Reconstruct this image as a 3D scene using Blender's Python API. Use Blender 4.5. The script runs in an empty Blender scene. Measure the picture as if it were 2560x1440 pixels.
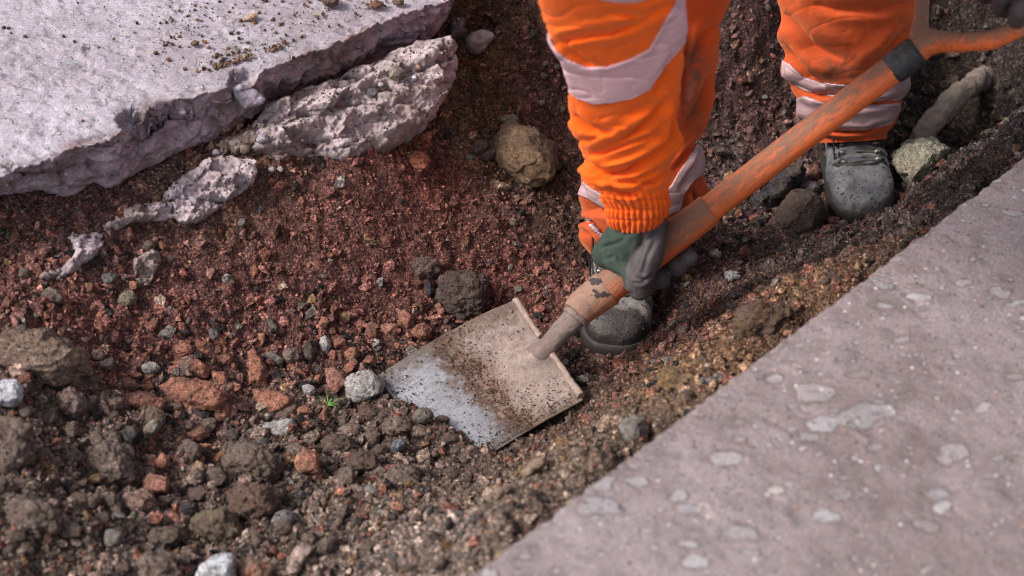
import bpy, bmesh, math, random
import numpy as np
from mathutils import Vector, Matrix
from mathutils.bvhtree import BVHTree

sc = bpy.context.scene
COL = sc.collection
R_ = math.radians
# ------------------------------------------------------------------ camera, sky, sun, exposure
PITCH = R_(40.0); DIST = 3.4; LENS = 70.0
FPX = 2560 * LENS / 36.0
CAM = np.array([0.0, -DIST * math.cos(PITCH), DIST * math.sin(PITCH)])
FWD = np.array([0.0, math.cos(PITCH), -math.sin(PITCH)])
UP = np.array([0.0, math.sin(PITCH), math.cos(PITCH)])
RT = np.array([1.0, 0.0, 0.0])
cam = bpy.data.cameras.new('camera'); cam.lens = LENS; cam.sensor_width = 36
cam.clip_start = 0.05; cam.clip_end = 400
cam.dof.use_dof = True; cam.dof.focus_distance = 3.30; cam.dof.aperture_fstop = 3.0
co = bpy.data.objects.new('camera', cam); COL.objects.link(co)
co.location = CAM; co.rotation_euler = (math.pi / 2 - PITCH, 0, 0)
sc.camera = co
W = bpy.data.worlds.new('World'); sc.world = W; W.use_nodes = True
SUN_EL, SUN_AZ = R_(46), R_(-112)          # azimuth measured from +y towards +x
nt = W.node_tree; bg = nt.nodes['Background']
sky = nt.nodes.new('ShaderNodeTexSky'); sky.sky_type = 'NISHITA'; sky.sun_disc = False
sky.sun_elevation = SUN_EL; sky.sun_rotation = SUN_AZ; sky.air_density = 1.0; sky.dust_density = 3.0; sky.ozone_density = 1.0
hsv = nt.nodes.new('ShaderNodeHueSaturation'); hsv.inputs['Saturation'].default_value = 0.42     # thin cloud takes the blue out
nt.links.new(sky.outputs[0], hsv.inputs['Color']); nt.links.new(hsv.outputs[0], bg.inputs[0]); bg.inputs[1].default_value = 0.13
sun = bpy.data.lights.new('sun', 'SUN'); sun.energy = 2.3; sun.angle = R_(14); sun.color = (1, 0.93, 0.86)
so = bpy.data.objects.new('sun', sun); COL.objects.link(so)
sd = Vector((math.sin(SUN_AZ) * math.cos(SUN_EL), math.cos(SUN_AZ) * math.cos(SUN_EL), math.sin(SUN_EL)))
so.rotation_euler = sd.to_track_quat('Z', 'Y').to_euler()
sc.view_settings.view_transform = 'Standard'; sc.view_settings.look = 'None'
sc.view_settings.exposure = 0.95; sc.view_settings.gamma = 1
sc.render.engine = 'CYCLES'
sc.cycles.use_adaptive_sampling = False; sc.cycles.use_denoising = True; sc.cycles.filter_width = 1.05; sc.cycles.denoiser = 'OPENIMAGEDENOISE'; sc.cycles.denoising_input_passes = 'RGB_ALBEDO_NORMAL'
sc.cycles.max_bounces = 5; sc.cycles.diffuse_bounces = 3

# ------------------------------------------------------------------ projection helpers (2560x1440 photo pixels)
def ray(px, py):
    return FWD + RT * ((px - 1280) / FPX) + UP * ((720 - py) / FPX)
def at_z(px, py, z):
    d = ray(px, py); return CAM + d * ((z - CAM[2]) / d[2])
def at_depth(px, py, dep):
    return CAM + ray(px, py) * dep
def depth(P):
    return float(np.dot(np.asarray(P) - CAM, FWD))
def proj(P):
    Q = np.asarray(P) - CAM; d = Q @ FWD
    return np.stack([1280 + FPX * (Q @ RT) / d, 720 - FPX * (Q @ UP) / d], -1)

# ------------------------------------------------------------------ noise (numpy)
_rs = np.random.RandomState(7)
_perm = np.concatenate([_rs.permutation(256)] * 3)
_grad = _rs.normal(size=(256, 3)); _grad /= np.linalg.norm(_grad, axis=1)[:, None]
def perlin(P):
    P = np.asarray(P, float); i = np.floor(P).astype(int); f = P - i; u = f * f * f * (f * (f * 6 - 15) + 10)
    i &= 255; out = 0
    for dx in (0, 1):
        wx = u[..., 0] if dx else 1 - u[..., 0]
        for dy in (0, 1):
            wy = u[..., 1] if dy else 1 - u[..., 1]
            for dz in (0, 1):
                wz = u[..., 2] if dz else 1 - u[..., 2]
                h = _perm[_perm[_perm[(i[..., 0] + dx) & 255] + ((i[..., 1] + dy) & 255)] + ((i[..., 2] + dz) & 255)]
                g = _grad[h]
                out = out + wx * wy * wz * (g[..., 0] * (f[..., 0] - dx) + g[..., 1] * (f[..., 1] - dy) + g[..., 2] * (f[..., 2] - dz))
    return out * 1.6
def fbm(P, sc_, octv=4, gain=0.5, seed=0, ridged=False):
    P = np.asarray(P, float) * sc_ + seed * 17.31; a = 1; s = 0; n = 0
    for k in range(octv):
        v = perlin(P)
        if ridged: v = 1 - 2 * np.abs(v)
        s = s + a * v; n += a; P = P * 2.03 + 5.7; a *= gain
    return s / n
def worley(P, sc_, seed=0):
    """distance to the nearest scattered point, offset from it, and that cell's own random vector"""
    P = np.asarray(P, float) * sc_ + seed * 9.17; sh = P.shape[:-1]; P = P.reshape(-1, 3); i0 = np.floor(P).astype(int); best = np.full(len(P), 9.0); off = np.zeros_like(P); rv = np.zeros_like(P)
    for dx in (-1, 0, 1):
        for dy in (-1, 0, 1):
            for dz in (-1, 0, 1):
                c = i0 + (dx, dy, dz); h = _perm[_perm[_perm[c[:, 0] & 255] + (c[:, 1] & 255)] + (c[:, 2] & 255)]
                q = c + 0.5 + 0.42 * _grad[h]; o = P - q; d = (o * o).sum(1); w = d < best
                best = np.where(w, d, best); off[w] = o[w]; rv[w] = _grad[(h[w] * 7 + 13) & 255]
    return np.sqrt(best).reshape(sh), off.reshape(*sh, 3), rv.reshape(*sh, 3)
def facets(P, sc_, seed=0):
    d, o, r = worley(P, sc_, seed); return (o * r).sum(-1) + 0.35 * r[..., 0]
def nubs(P, sc_, seed=0):
    d, _, r = worley(P, sc_, seed); return 0.55 - d + 0.2 * r[..., 1]
def sstep(a, b, x):
    t = np.clip((x - a) / (b - a), 0, 1); return t * t * (3 - 2 * t)
def seg_dist(P, poly, closed=False):
    """distance of 2d points to a polyline, and the fraction along it"""
    P = np.asarray(P, float); poly = np.asarray(poly, float)
    n = len(poly); best = np.full(P.shape[:-1], 1e9); fr = np.zeros(P.shape[:-1])
    m = n if closed else n - 1
    for k in range(m):
        a = poly[k]; b = poly[(k + 1) % n]; ab = b - a; L = max(ab @ ab, 1e-9)
        t = np.clip(((P - a) @ ab) / L, 0, 1); d = np.linalg.norm(P - (a + t[..., None] * ab), axis=-1)
        w = d < best; best = np.where(w, d, best); fr = np.where(w, (k + t) / m, fr)
    return best, fr
def in_poly(P, poly):
    P = np.asarray(P, float); poly = np.asarray(poly, float); ins = np.zeros(P.shape[:-1], bool); n = len(poly)
    for k in range(n):
        x1, y1 = poly[k]; x2, y2 = poly[(k + 1) % n]
        c = ((y1 > P[..., 1]) != (y2 > P[..., 1])) & (P[..., 0] < (x2 - x1) * (P[..., 1] - y1) / ((y2 - y1) if y2 != y1 else 1e-9) + x1)
        ins ^= c
    return ins
def spline(pts, n):
    pts = np.asarray(pts, float); L = np.concatenate([[0], np.cumsum(np.linalg.norm(np.diff(pts[:, :2], axis=0), axis=1) + 1e-6)])
    t = np.linspace(0, L[-1], n); m = np.gradient(pts, L, axis=0); out = np.empty((n, pts.shape[1]))
    k = np.clip(np.searchsorted(L, t, side='right') - 1, 0, len(L) - 2); h = (L[k + 1] - L[k])[:, None]; s = ((t - L[k])[:, None]) / h
    # limited slopes keep the curve from overshooting
    out = (2*s**3-3*s**2+1)*pts[k] + (s**3-2*s**2+s)*h*m[k]*0.9 + (-2*s**3+3*s**2)*pts[k+1] + (s**3-s**2)*h*m[k+1]*0.9
    return out
def resample(pts, n):
    pts = np.asarray(pts, float); L = np.concatenate([[0], np.cumsum(np.linalg.norm(np.diff(pts, axis=0), axis=1))])
    t = np.linspace(0, L[-1], n); return np.stack([np.interp(t, L, pts[:, k]) for k in range(pts.shape[1])], -1)

# ------------------------------------------------------------------ mesh helpers
def fast_mesh(name, V, F, smooth=True, col=None):
    """V (n,3), F (m,k) with k corners a face"""
    V = np.ascontiguousarray(V, dtype=np.float32).reshape(-1, 3); F = np.ascontiguousarray(F, dtype=np.int32)
    me = bpy.data.meshes.new(name); me.vertices.add(len(V)); me.vertices.foreach_set('co', V.ravel())
    k = F.shape[1]; me.loops.add(F.size); me.loops.foreach_set('vertex_index', F.ravel())
    me.polygons.add(len(F)); me.polygons.foreach_set('loop_start', np.arange(0, F.size, k, dtype=np.int32))
    me.polygons.foreach_set('loop_total', np.full(len(F), k, dtype=np.int32))
    me.polygons.foreach_set('use_smooth', np.full(len(F), smooth))
    me.update(calc_edges=True)
    if col is not None: set_col(me, col)
    return me
def set_col(me, col, name='col'):
    a = me.attributes.new(name, 'FLOAT_COLOR', 'POINT'); c = np.ones((len(me.vertices), 4), np.float32)
    col = np.asarray(col, np.float32); c[:, :col.shape[-1]] = col; a.data.foreach_set('color', c.ravel())
def link(name, me, mat, parent=None):
    o = bpy.data.objects.new(name, me); COL.objects.link(o)
    if mat is not None and not me.materials: me.materials.append(mat)
    if parent is not None:
        o.parent = parent; o.matrix_parent_inverse = Matrix.Translation(-Vector(parent.location))
    return o
def tag(o, label=None, cat=None, group=None, kind=None):
    if label: o['label'] = label
    if cat: o['category'] = cat
    if group: o['group'] = group
    if kind: o['kind'] = kind
    return o
def empty(name, loc):
    o = bpy.data.objects.new(name, None); o.location = tuple(loc); o.empty_display_size = 0.05; COL.objects.link(o); return o
def grid_faces(n, m, wrap=False):
    i = np.arange(n - 1)[:, None]; j = np.arange(m if wrap else m - 1)[None, :]; j2 = (j + 1) % m
    return np.stack([(i * m + j), (i * m + j2), ((i + 1) * m + j2), ((i + 1) * m + j)], -1).reshape(-1, 4)
def centre_origin(o, at=None):
    me = o.data; n = len(me.vertices); v = np.empty(n * 3, np.float32); me.vertices.foreach_get('co', v); v = v.reshape(-1, 3)
    c = v.mean(0) if at is None else np.asarray(at, np.float32)
    if at is None: c[2] = v[:, 2].min()
    me.vertices.foreach_set('co', (v - c).ravel()); o.location = tuple(float(q) for q in c); me.update(); return o
def normals_of(V, n, m, wrap=True):
    G = V.reshape(n, m, 3); du = np.gradient(G, axis=0)
    dv = (np.roll(G, -1, 1) - np.roll(G, 1, 1)) if wrap else np.gradient(G, axis=1)
    N = np.cross(du, dv); return N / (np.linalg.norm(N, axis=-1, keepdims=True) + 1e-12)
def evaluated(o):
    dg = bpy.context.evaluated_depsgraph_get(); me = bpy.data.meshes.new_from_object(o.evaluated_get(dg)); return me
def verts_np(me):
    v = np.empty(len(me.vertices) * 3, np.float32); me.vertices.foreach_get('co', v); return v.reshape(-1, 3).astype(float)
def norms_np(me):
    v = np.empty(len(me.vertices) * 3, np.float32); me.vertices.foreach_get('normal', v); return v.reshape(-1, 3).astype(float)

# ------------------------------------------------------------------ materials
def nodes(name, rough=0.9, spec=0.3):
    m = bpy.data.materials.new(name); m.use_nodes = True; t = m.node_tree
    b = t.nodes['Principled BSDF']; b.inputs['Roughness'].default_value = rough; b.inputs['Specular IOR Level'].default_value = spec
    return m, t, b
class G:
    """tiny node-graph writer"""
    def __init__(s, t): s.t = t
    def n(s, typ, ins=None, **kw):
        x = s.t.nodes.new(typ)
        for k, v in kw.items(): setattr(x, k, v)
        for k, v in (ins or {}).items():
            if hasattr(v, 'links') or isinstance(v, bpy.types.NodeSocket): s.t.links.new(v, x.inputs[k])
            else: x.inputs[k].default_value = v
        return x
    def coord(s, kind='Object'): return s.n('ShaderNodeTexCoord').outputs[kind]
    def map(s, v, scale=(1, 1, 1), rot=(0, 0, 0), loc=(0, 0, 0)):
        return s.n('ShaderNodeMapping', {0: v, 'Scale': scale, 'Rotation': rot, 'Location': loc}).outputs[0]
    def noise(s, v, scale, det=4, rough=0.55, dist=0.0):
        return s.n('ShaderNodeTexNoise', {'Vector': v, 'Scale': scale, 'Detail': det, 'Roughness': rough, 'Distortion': dist}).outputs[0]
    def ramp(s, v, stops):
        x = s.n('ShaderNodeValToRGB', {0: v}); e = x.color_ramp.elements; e.remove(e[1])
        for k, (p, c) in enumerate(stops):
            c = (c, c, c) if not hasattr(c, '__len__') else c; p = min(max(p, 0.0), 1.0)
            if k == 0: e[0].position = p; q = e[0]
            else: q = e.new(p)
            q.color = (*c[:3], 1)
        return x.outputs[0]
    def mix(s, f, a, b, mode='MIX'):
        x = s.n('ShaderNodeMix', data_type='RGBA', blend_type=mode)
        for k, v in ((0, f), (6, a), (7, b)):
            if isinstance(v, bpy.types.NodeSocket): s.t.links.new(v, x.inputs[k])
            elif k == 0: x.inputs[k].default_value = v
            else: x.inputs[k].default_value = (*v[:3], 1)
        return x.outputs[2]
    def math(s, op, a, b=0.5, clamp=False):
        x = s.n('ShaderNodeMath', {0: a, 1: b}, operation=op); x.use_clamp = clamp; return x.outputs[0]
    def bump(s, h, dist, strength=1.0, normal=None):
        ins = {'Height': h, 'Distance': dist, 'Strength': strength}
        if normal is not None: ins['Normal'] = normal
        return s.n('ShaderNodeBump', ins).outputs[0]
    def vor(s, v, scale, feature='F1', rnd=1.0):
        return s.n('ShaderNodeTexVoronoi', {'Vector': v, 'Scale': scale, 'Randomness': rnd}, feature=feature)
    def attr(s, name): return s.n('ShaderNodeAttribute', attribute_name=name).outputs['Color']
    def sep(s, v): return s.n('ShaderNodeSeparateColor', {0: v}).outputs

def mat_earth():
    m, t, b = nodes('earth', 0.95, 0.2); g = G(t); c = g.coord(); a = g.attr('col')
    n1 = g.noise(c, 90, 6, 0.7); n2 = g.noise(c, 420, 4, 0.7); n3 = g.noise(c, 14, 3)
    x = g.mix(1.0, a, g.ramp(n1, [(0.3, 0.35), (0.5, 0.95), (0.68, 1.6)]), 'MULTIPLY')
    x = g.mix(1.0, x, g.ramp(n2, [(0.3, 0.6), (0.55, 1.0), (0.72, 1.6)]), 'MULTIPLY')
    x = g.mix(1.0, x, g.ramp(n3, [(0.3, (0.85, 0.8, 0.8)), (0.7, (1.15, 1.1, 1.05))]), 'MULTIPLY')
    cw = g.n('ShaderNodeVectorMath', {0: c, 1: g.n('ShaderNodeVectorMath', {0: g.n('ShaderNodeTexNoise', {'Vector': c, 'Scale': 200, 'Detail': 2}).outputs['Color'], 1: (0.004, 0.004, 0.004)}, operation='MULTIPLY').outputs[0]}, operation='ADD').outputs[0]
    gv = g.vor(cw, 230); gd = gv.outputs['Distance']; gc = g.sep(gv.outputs['Color'])
    x = g.mix(1.0, x, g.ramp(gc[0], [(0.0, (0.55, 0.55, 0.56)), (0.5, (1.0, 1.0, 1.0)), (0.85, (1.5, 1.42, 1.38)), (1.0, (2.1, 2.0, 1.9))]), 'MULTIPLY')
    x = g.mix(1.0, x, g.ramp(gd, [(0.35, 1.0), (0.75, 0.55)]), 'MULTIPLY')  # shade in the gaps between grains, put into the colour
    v = g.vor(c, 330); sp = g.math('MULTIPLY', g.math('LESS_THAN', v.outputs['Distance'], 0.28), g.math('GREATER_THAN', g.sep(v.outputs['Color'])[0], 0.93))
    x = g.mix(sp, x, (0.32, 0.24, 0.17))
    t.links.new(x, b.inputs['Base Color'])
    h = g.math('SUBTRACT', g.math('ADD', g.math('MULTIPLY', n1, 1.0), g.math('MULTIPLY', n2, 0.45)), g.math('MULTIPLY', gd, 0.35))
    t.links.new(g.bump(h, 0.010, 1.0), b.inputs['Normal'])
    r = g.noise(c, 6, 3); t.links.new(g.ramp(r, [(0.35, 0.75), (0.6, 0.97)]), b.inputs['Roughness'])
    return m
def mat_stone(name='stone', dust=(0.15, 0.115, 0.092), dusty=0.5, pit=1.0):
    """colour of each stone comes from its own object colour"""
    m, t, b = nodes(name, 0.9, 0.25); g = G(t); c = g.coord(); oi = g.n('ShaderNodeObjectInfo')
    off = g.n('ShaderNodeVectorMath', {0: c, 1: oi.outputs['Location']}, operation='ADD').outputs[0]
    n1 = g.noise(off, 120, 6, 0.7); n2 = g.noise(off, 38, 5, 0.6); n3 = g.noise(off, 500, 3, 0.6)
    x = g.mix(1.0, oi.outputs['Color'], g.ramp(n1, [(0.32, 0.42), (0.5, 1.0), (0.66, 1.6)]), 'MULTIPLY')
    x = g.mix(1.0, x, g.ramp(n3, [(0.35, 0.5), (0.62, 1.35)]), 'MULTIPLY')
    vv = g.vor(off, 380); gr = g.math('MULTIPLY', g.math('LESS_THAN', vv.outputs['Distance'], 0.36), g.math('GREATER_THAN', g.sep(vv.outputs['Color'])[0], 0.80))
    x = g.mix(g.math('MULTIPLY', gr, 0.55), x, g.ramp(g.sep(vv.outputs['Color'])[1], [(0.2, (0.05, 0.035, 0.03)), (0.6, (0.13, 0.09, 0.07)), (1.0, (0.36, 0.29, 0.23))]))
    f = g.ramp(n2, [(0.62 - dusty * 0.3, 0.0), (0.80 - dusty * 0.25, 0.85)])
    x = g.mix(f, x, dust)
    t.links.new(x, b.inputs['Base Color'])
    h = g.math('ADD', g.math('ADD', n1, g.math('MULTIPLY', n3, 0.5)), g.math('MULTIPLY', gr, 0.12))
    t.links.new(g.bump(h, 0.007 * pit, 1.0), b.inputs['Normal'])
    return m
def mat_concrete(name, base, light, agg, speck_scale, big=False):
    m, t, b = nodes(name, 0.88, 0.3); g = G(t); c = g.coord()
    n0 = g.noise(c, 2.6, 5, 0.6); n1 = g.noise(c, 22, 6, 0.65); n2 = g.noise(c, 260, 4, 0.7)
    x = g.mix(g.ramp(n0, [(0.35, 0.0), (0.65, 1.0)]), base, light)
    x = g.mix(1.0, x, g.ramp(n1, [(0.3, (0.72, 0.70, 0.70)), (0.5, (1, 1, 1)), (0.75, (1.18, 1.16, 1.2))]), 'MULTIPLY')
    x = g.mix(1.0, x, g.ramp(n2, [(0.3, 0.6), (0.7, 1.35)]), 'MULTIPLY')
    h = g.math('ADD', g.math('MULTIPLY', n1, 1.3), g.math('MULTIPLY', n2, 0.22))
    w = g.n('ShaderNodeVectorMath', {0: c, 1: g.n('ShaderNodeTexNoise', {'Vector': c, 'Scale': 24, 'Detail': 3}).outputs['Color']}, operation='MULTIPLY_ADD')
    w.inputs[1].default_value = (1, 1, 1)
    t.links.new(c, w.inputs[0])
    nz = g.n('ShaderNodeTexNoise', {'Vector': c, 'Scale': 22, 'Detail': 5}).outputs['Color']
    nv = g.n('ShaderNodeVectorMath', {0: nz, 1: (0.045, 0.045, 0.045)}, operation='MULTIPLY').outputs[0]
    wc = g.n('ShaderNodeVectorMath', {0: c, 1: nv}, operation='ADD').outputs[0]
    for k, (s_, thr, dens, a0) in enumerate(agg):
        mp = g.map(wc, (s_, s_ * (1.7 if big else 1.3), s_), (0, 0, 0.9 + k * 0.5), (k * 3.1, k * 1.7, 0))
        v = g.vor(mp, 1.0); d = v.outputs['Distance']; cc = g.sep(v.outputs['Color'])
        sel = g.math('GREATER_THAN', cc[0], 1 - dens)
        rim = g.math('MULTIPLY', g.ramp(d, [(thr * 0.9, 0.0), (thr * 1.06, 1.0), (thr * 1.45, 0.0)]), sel)
        ins = g.math('MULTIPLY', g.ramp(d, [(thr * 0.92, 1.0), (thr * 1.08, 0.0)]), sel)
        pc = g.ramp(cc[1], [(0.0, (0.20, 0.17, 0.16)), (0.3, (0.25, 0.26, 0.275)), (0.6, (0.31, 0.285, 0.29)), (0.85, (0.36, 0.37, 0.39)), (1.0, (0.50, 0.46, 0.45))])
        x = g.mix(g.math('MULTIPLY', ins, a0), x, g.mix(1.0, pc, g.ramp(n2, [(0.3, 0.8), (0.7, 1.15)]), 'MULTIPLY'))
        x = g.mix(g.math('MULTIPLY', rim, a0 * 0.9), x, (0.11, 0.08, 0.072))
        h = g.math('ADD', h, g.math('MULTIPLY', ins, 0.25 * a0)); h = g.math('SUBTRACT', h, g.math('MULTIPLY', rim, 0.5 * a0))
    v = g.vor(c, speck_scale); cs = g.sep(v.outputs['Color'])
    sp = g.math('MULTIPLY', g.math('LESS_THAN', v.outputs['Distance'], 0.30), g.math('GREATER_THAN', cs[0], 0.86))
    x = g.mix(sp, x, g.ramp(cs[1], [(0.3, (0.10, 0.07, 0.06)), (0.6, (0.30, 0.17, 0.12)), (0.9, (0.45, 0.42, 0.42))]))
    t.links.new(x, b.inputs['Base Color'])
    t.links.new(g.bump(h, 0.006, 0.8), b.inputs['Normal'])
    return m
def mat_rough_concrete():
    """broken faces: colour attribute gives how stained the spot is"""
    m, t, b = nodes('broken_concrete', 0.92, 0.25); g = G(t); c = g.coord(); a = g.attr('col')
    n1 = g.noise(c, 40, 7, 0.72); n2 = g.noise(c, 300, 4, 0.7); n3 = g.noise(c, 9, 4)
    x = g.mix(1.0, a, g.ramp(n1, [(0.28, (0.5, 0.46, 0.44)), (0.48, (0.95, 0.95, 0.97)), (0.7, (1.3, 1.28, 1.32))]), 'MULTIPLY')
    x = g.mix(1.0, x, g.ramp(n2, [(0.3, 0.7), (0.7, 1.25)]), 'MULTIPLY')
    x = g.mix(g.ramp(n3, [(0.50, 0.0), (0.66, 0.75)]), x, (0.20, 0.13, 0.10))
    v = g.vor(c, 150); cs = g.sep(v.outputs['Color'])
    sp = g.math('MULTIPLY', g.math('LESS_THAN', v.outputs['Distance'], 0.33), g.math('GREATER_THAN', cs[0], 0.91))
    x = g.mix(sp, x, g.ramp(cs[1], [(0.2, (0.08, 0.06, 0.06)), (0.5, (0.28, 0.15, 0.1)), (0.8, (0.45, 0.42, 0.44)), (1.0, (0.6, 0.56, 0.5))]))
    t.links.new(x, b.inputs['Base Color'])
    h = g.math('ADD', n1, g.math('MULTIPLY', n2, 0.35)); t.links.new(g.bump(h, 0.009, 0.9), b.inputs['Normal'])
    return m
def mat_fabric(name, colr, dirt_amount, dirt=(0.13, 0.06, 0.04)):
    m, t, b = nodes(name, 0.85, 0.15); g = G(t); c = g.coord(); a = g.sep(g.attr('col'))
    n1 = g.noise(c, 11, 6, 0.65); n2 = g.noise(c, 60, 5, 0.7); n3 = g.noise(c, 900, 2, 0.6)
    base = g.mix(g.ramp(n1, [(0.35, 0.0), (0.65, 1.0)]), tuple(q * 0.82 for q in colr), colr)
    f = g.math('ADD', g.math('MULTIPLY', a[0], 1.0), g.math('SUBTRACT', g.math('MULTIPLY', n1, 0.9), 0.62 - dirt_amount * 0.2), True)
    f = g.math('MULTIPLY', f, g.ramp(n2, [(0.3, 0.35), (0.6, 1.0)]), True)
    spots = g.ramp(g.noise(c, 38, 5, 0.75), [(0.68, 0.0), (0.73, dirt_amount)])
    x = g.mix(f, base, dirt); x = g.mix(spots, x, tuple(q * 0.5 for q in dirt))
    x = g.mix(a[1], x, (0.10, 0.03, 0.012))
    t.links.new(x, b.inputs['Base Color'])
    h = g.math('ADD', g.math('MULTIPLY', n3, 0.5), g.math('MULTIPLY', n2, 0.9))
    t.links.new(g.bump(h, 0.0022, 0.55), b.inputs['Normal'])
    b.inputs['Sheen Weight'].default_value = 0.25; b.inputs['Sheen Roughness'].default_value = 0.5
    b.inputs['Sheen Tint'].default_value = (1.0, 0.5, 0.25, 1)
    return m
def mat_tape_band(name, colr, dirt):
    m, t, b = nodes(name, 0.5, 0.5); g = G(t); c = g.coord(); a = g.sep(g.attr('col'))
    n1 = g.noise(c, 18, 6, 0.7); n2 = g.noise(c, 75, 5, 0.75)
    x = g.mix(g.ramp(n1, [(0.5 - dirt * 0.12, 0.0), (0.75, dirt)]), colr, (0.22, 0.15, 0.15))
    x = g.mix(g.ramp(n2, [(0.60, 0.0), (0.72, dirt)]), x, (0.10, 0.06, 0.05))
    x = g.mix(a[1], x, (0.13, 0.10, 0.11))
    t.links.new(x, b.inputs['Base Color']); b.inputs['Metallic'].default_value = 0.15
    t.links.new(g.bump(g.noise(c, 500, 2), 0.001, 0.4), b.inputs['Normal'])
    return m
def mat_painted(name, paint, dirt, amt, rough=0.45, scale=1.0):
    """worn orange moulding with streaks of dried mud along it"""
    m, t, b = nodes(name, rough, 0.45); g = G(t); c = g.coord()
    a = g.sep(g.attr('col'))
    eu = Vector((0.53, 0.18, 0.36)).rotation_difference(Vector((1, 0, 0))).to_euler()
    lc = g.map(g.map(c, (1, 1, 1), tuple(eu)), (.30, 1, 1)); n1 = g.noise(lc, 24 * scale, 6, 0.75); n2 = g.noise(lc, 120 * scale, 6, 0.8)
    n3 = g.noise(c, 350, 3, 0.6)
    f = g.ramp(g.math('ADD', g.math('MULTIPLY', n1, 0.55), g.math('ADD', g.math('MULTIPLY', n2, 0.5), g.math('MULTIPLY', a[0], 0.32))), [(0.60 - amt * 0.12, 0.0), (0.70 - amt * 0.06, 1.0)])
    x = g.mix(g.ramp(n1, [(0.3, 0.0), (0.7, 1.0)]), tuple(q * 0.7 for q in paint), paint)
    x = g.mix(f, x, g.mix(n2, tuple(q * 0.55 for q in dirt), tuple(q * 1.5 for q in dirt)))
    scr = g.ramp(g.noise(g.map(lc, (1, 2, 2), (0.2, 0.5, 0.7)), 130, 4, 0.85), [(0.60, 0.0), (0.64, 0.85)])
    x = g.mix(scr, x, (0.05, 0.03, 0.025)); x = g.mix(g.math('GREATER_THAN', a[1], 0.5), x, (0.035, 0.028, 0.028))
    t.links.new(x, b.inputs['Base Color'])
    t.links.new(g.mix(f, (rough,) * 3, (0.9,) * 3), b.inputs['Roughness'])
    t.links.new(g.bump(g.math('ADD', f, g.math('ADD', g.math('MULTIPLY', n2, 0.6), g.math('MULTIPLY', n3, 0.35))), 0.0016, 0.6), b.inputs['Normal'])
    return m
def mat_leather(name, c1, c2, mud, amt):
    m, t, b = nodes(name, 0.6, 0.4); g = G(t); c = g.coord()
    n1 = g.noise(c, 18, 6, 0.65); n2 = g.noise(c, 110, 5, 0.7); n3 = g.vor(c, 260, 'DISTANCE_TO_EDGE').outputs[0]
    x = g.mix(g.ramp(n1, [(0.35, 0.0), (0.65, 1.0)]), c1, c2)
    x = g.mix(g.ramp(g.math('ADD', g.math('MULTIPLY', n1, 0.5), g.math('MULTIPLY', n2, 0.5)), [(0.52, 0.0), (0.64, amt)]), x, mud)
    wet = g.math('MULTIPLY', g.sep(g.attr('wet'))[0], 0.92); x = g.mix(wet, x, (0.016, 0.012, 0.011)); t.links.new(g.mix(wet, (0.62,) * 3, (0.38,) * 3), b.inputs['Roughness'])
    t.links.new(x, b.inputs['Base Color'])
    h = g.math('ADD', g.math('MULTIPLY', n2, 0.8), g.math('MULTIPLY', g.ramp(n3, [(0, 0), (0.1, 1)]), 0.08))
    t.links.new(g.bump(h, 0.003, 0.8), b.inputs['Normal']); return m
def mat_glove():
    m, t, b = nodes('glove_fabric', 0.8, 0.25); g = G(t); c = g.coord(); a = g.sep(g.attr('col'))
    n1 = g.noise(c, 40, 5, 0.7); n2 = g.noise(c, 700, 2)
    green = g.mix(n1, (0.018, 0.028, 0.022), (0.046, 0.064, 0.052)); grey = g.mix(n1, (0.038, 0.032, 0.034), (0.088, 0.075, 0.078))
    x = g.mix(g.ramp(a[0], [(0.35, 0.0), (0.65, 1.0)]), green, grey)
    x = g.mix(g.ramp(n1, [(0.6, 0.0), (0.75, 0.5)]), x, (0.12, 0.09, 0.07))
    t.links.new(x, b.inputs['Base Color']); t.links.new(g.ramp(a[0], [(0.4, 0.95), (0.6, 0.55)]), b.inputs['Roughness'])
    t.links.new(g.bump(g.math('ADD', n2, n1), 0.0014, 0.6), b.inputs['Normal']); return m
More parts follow.
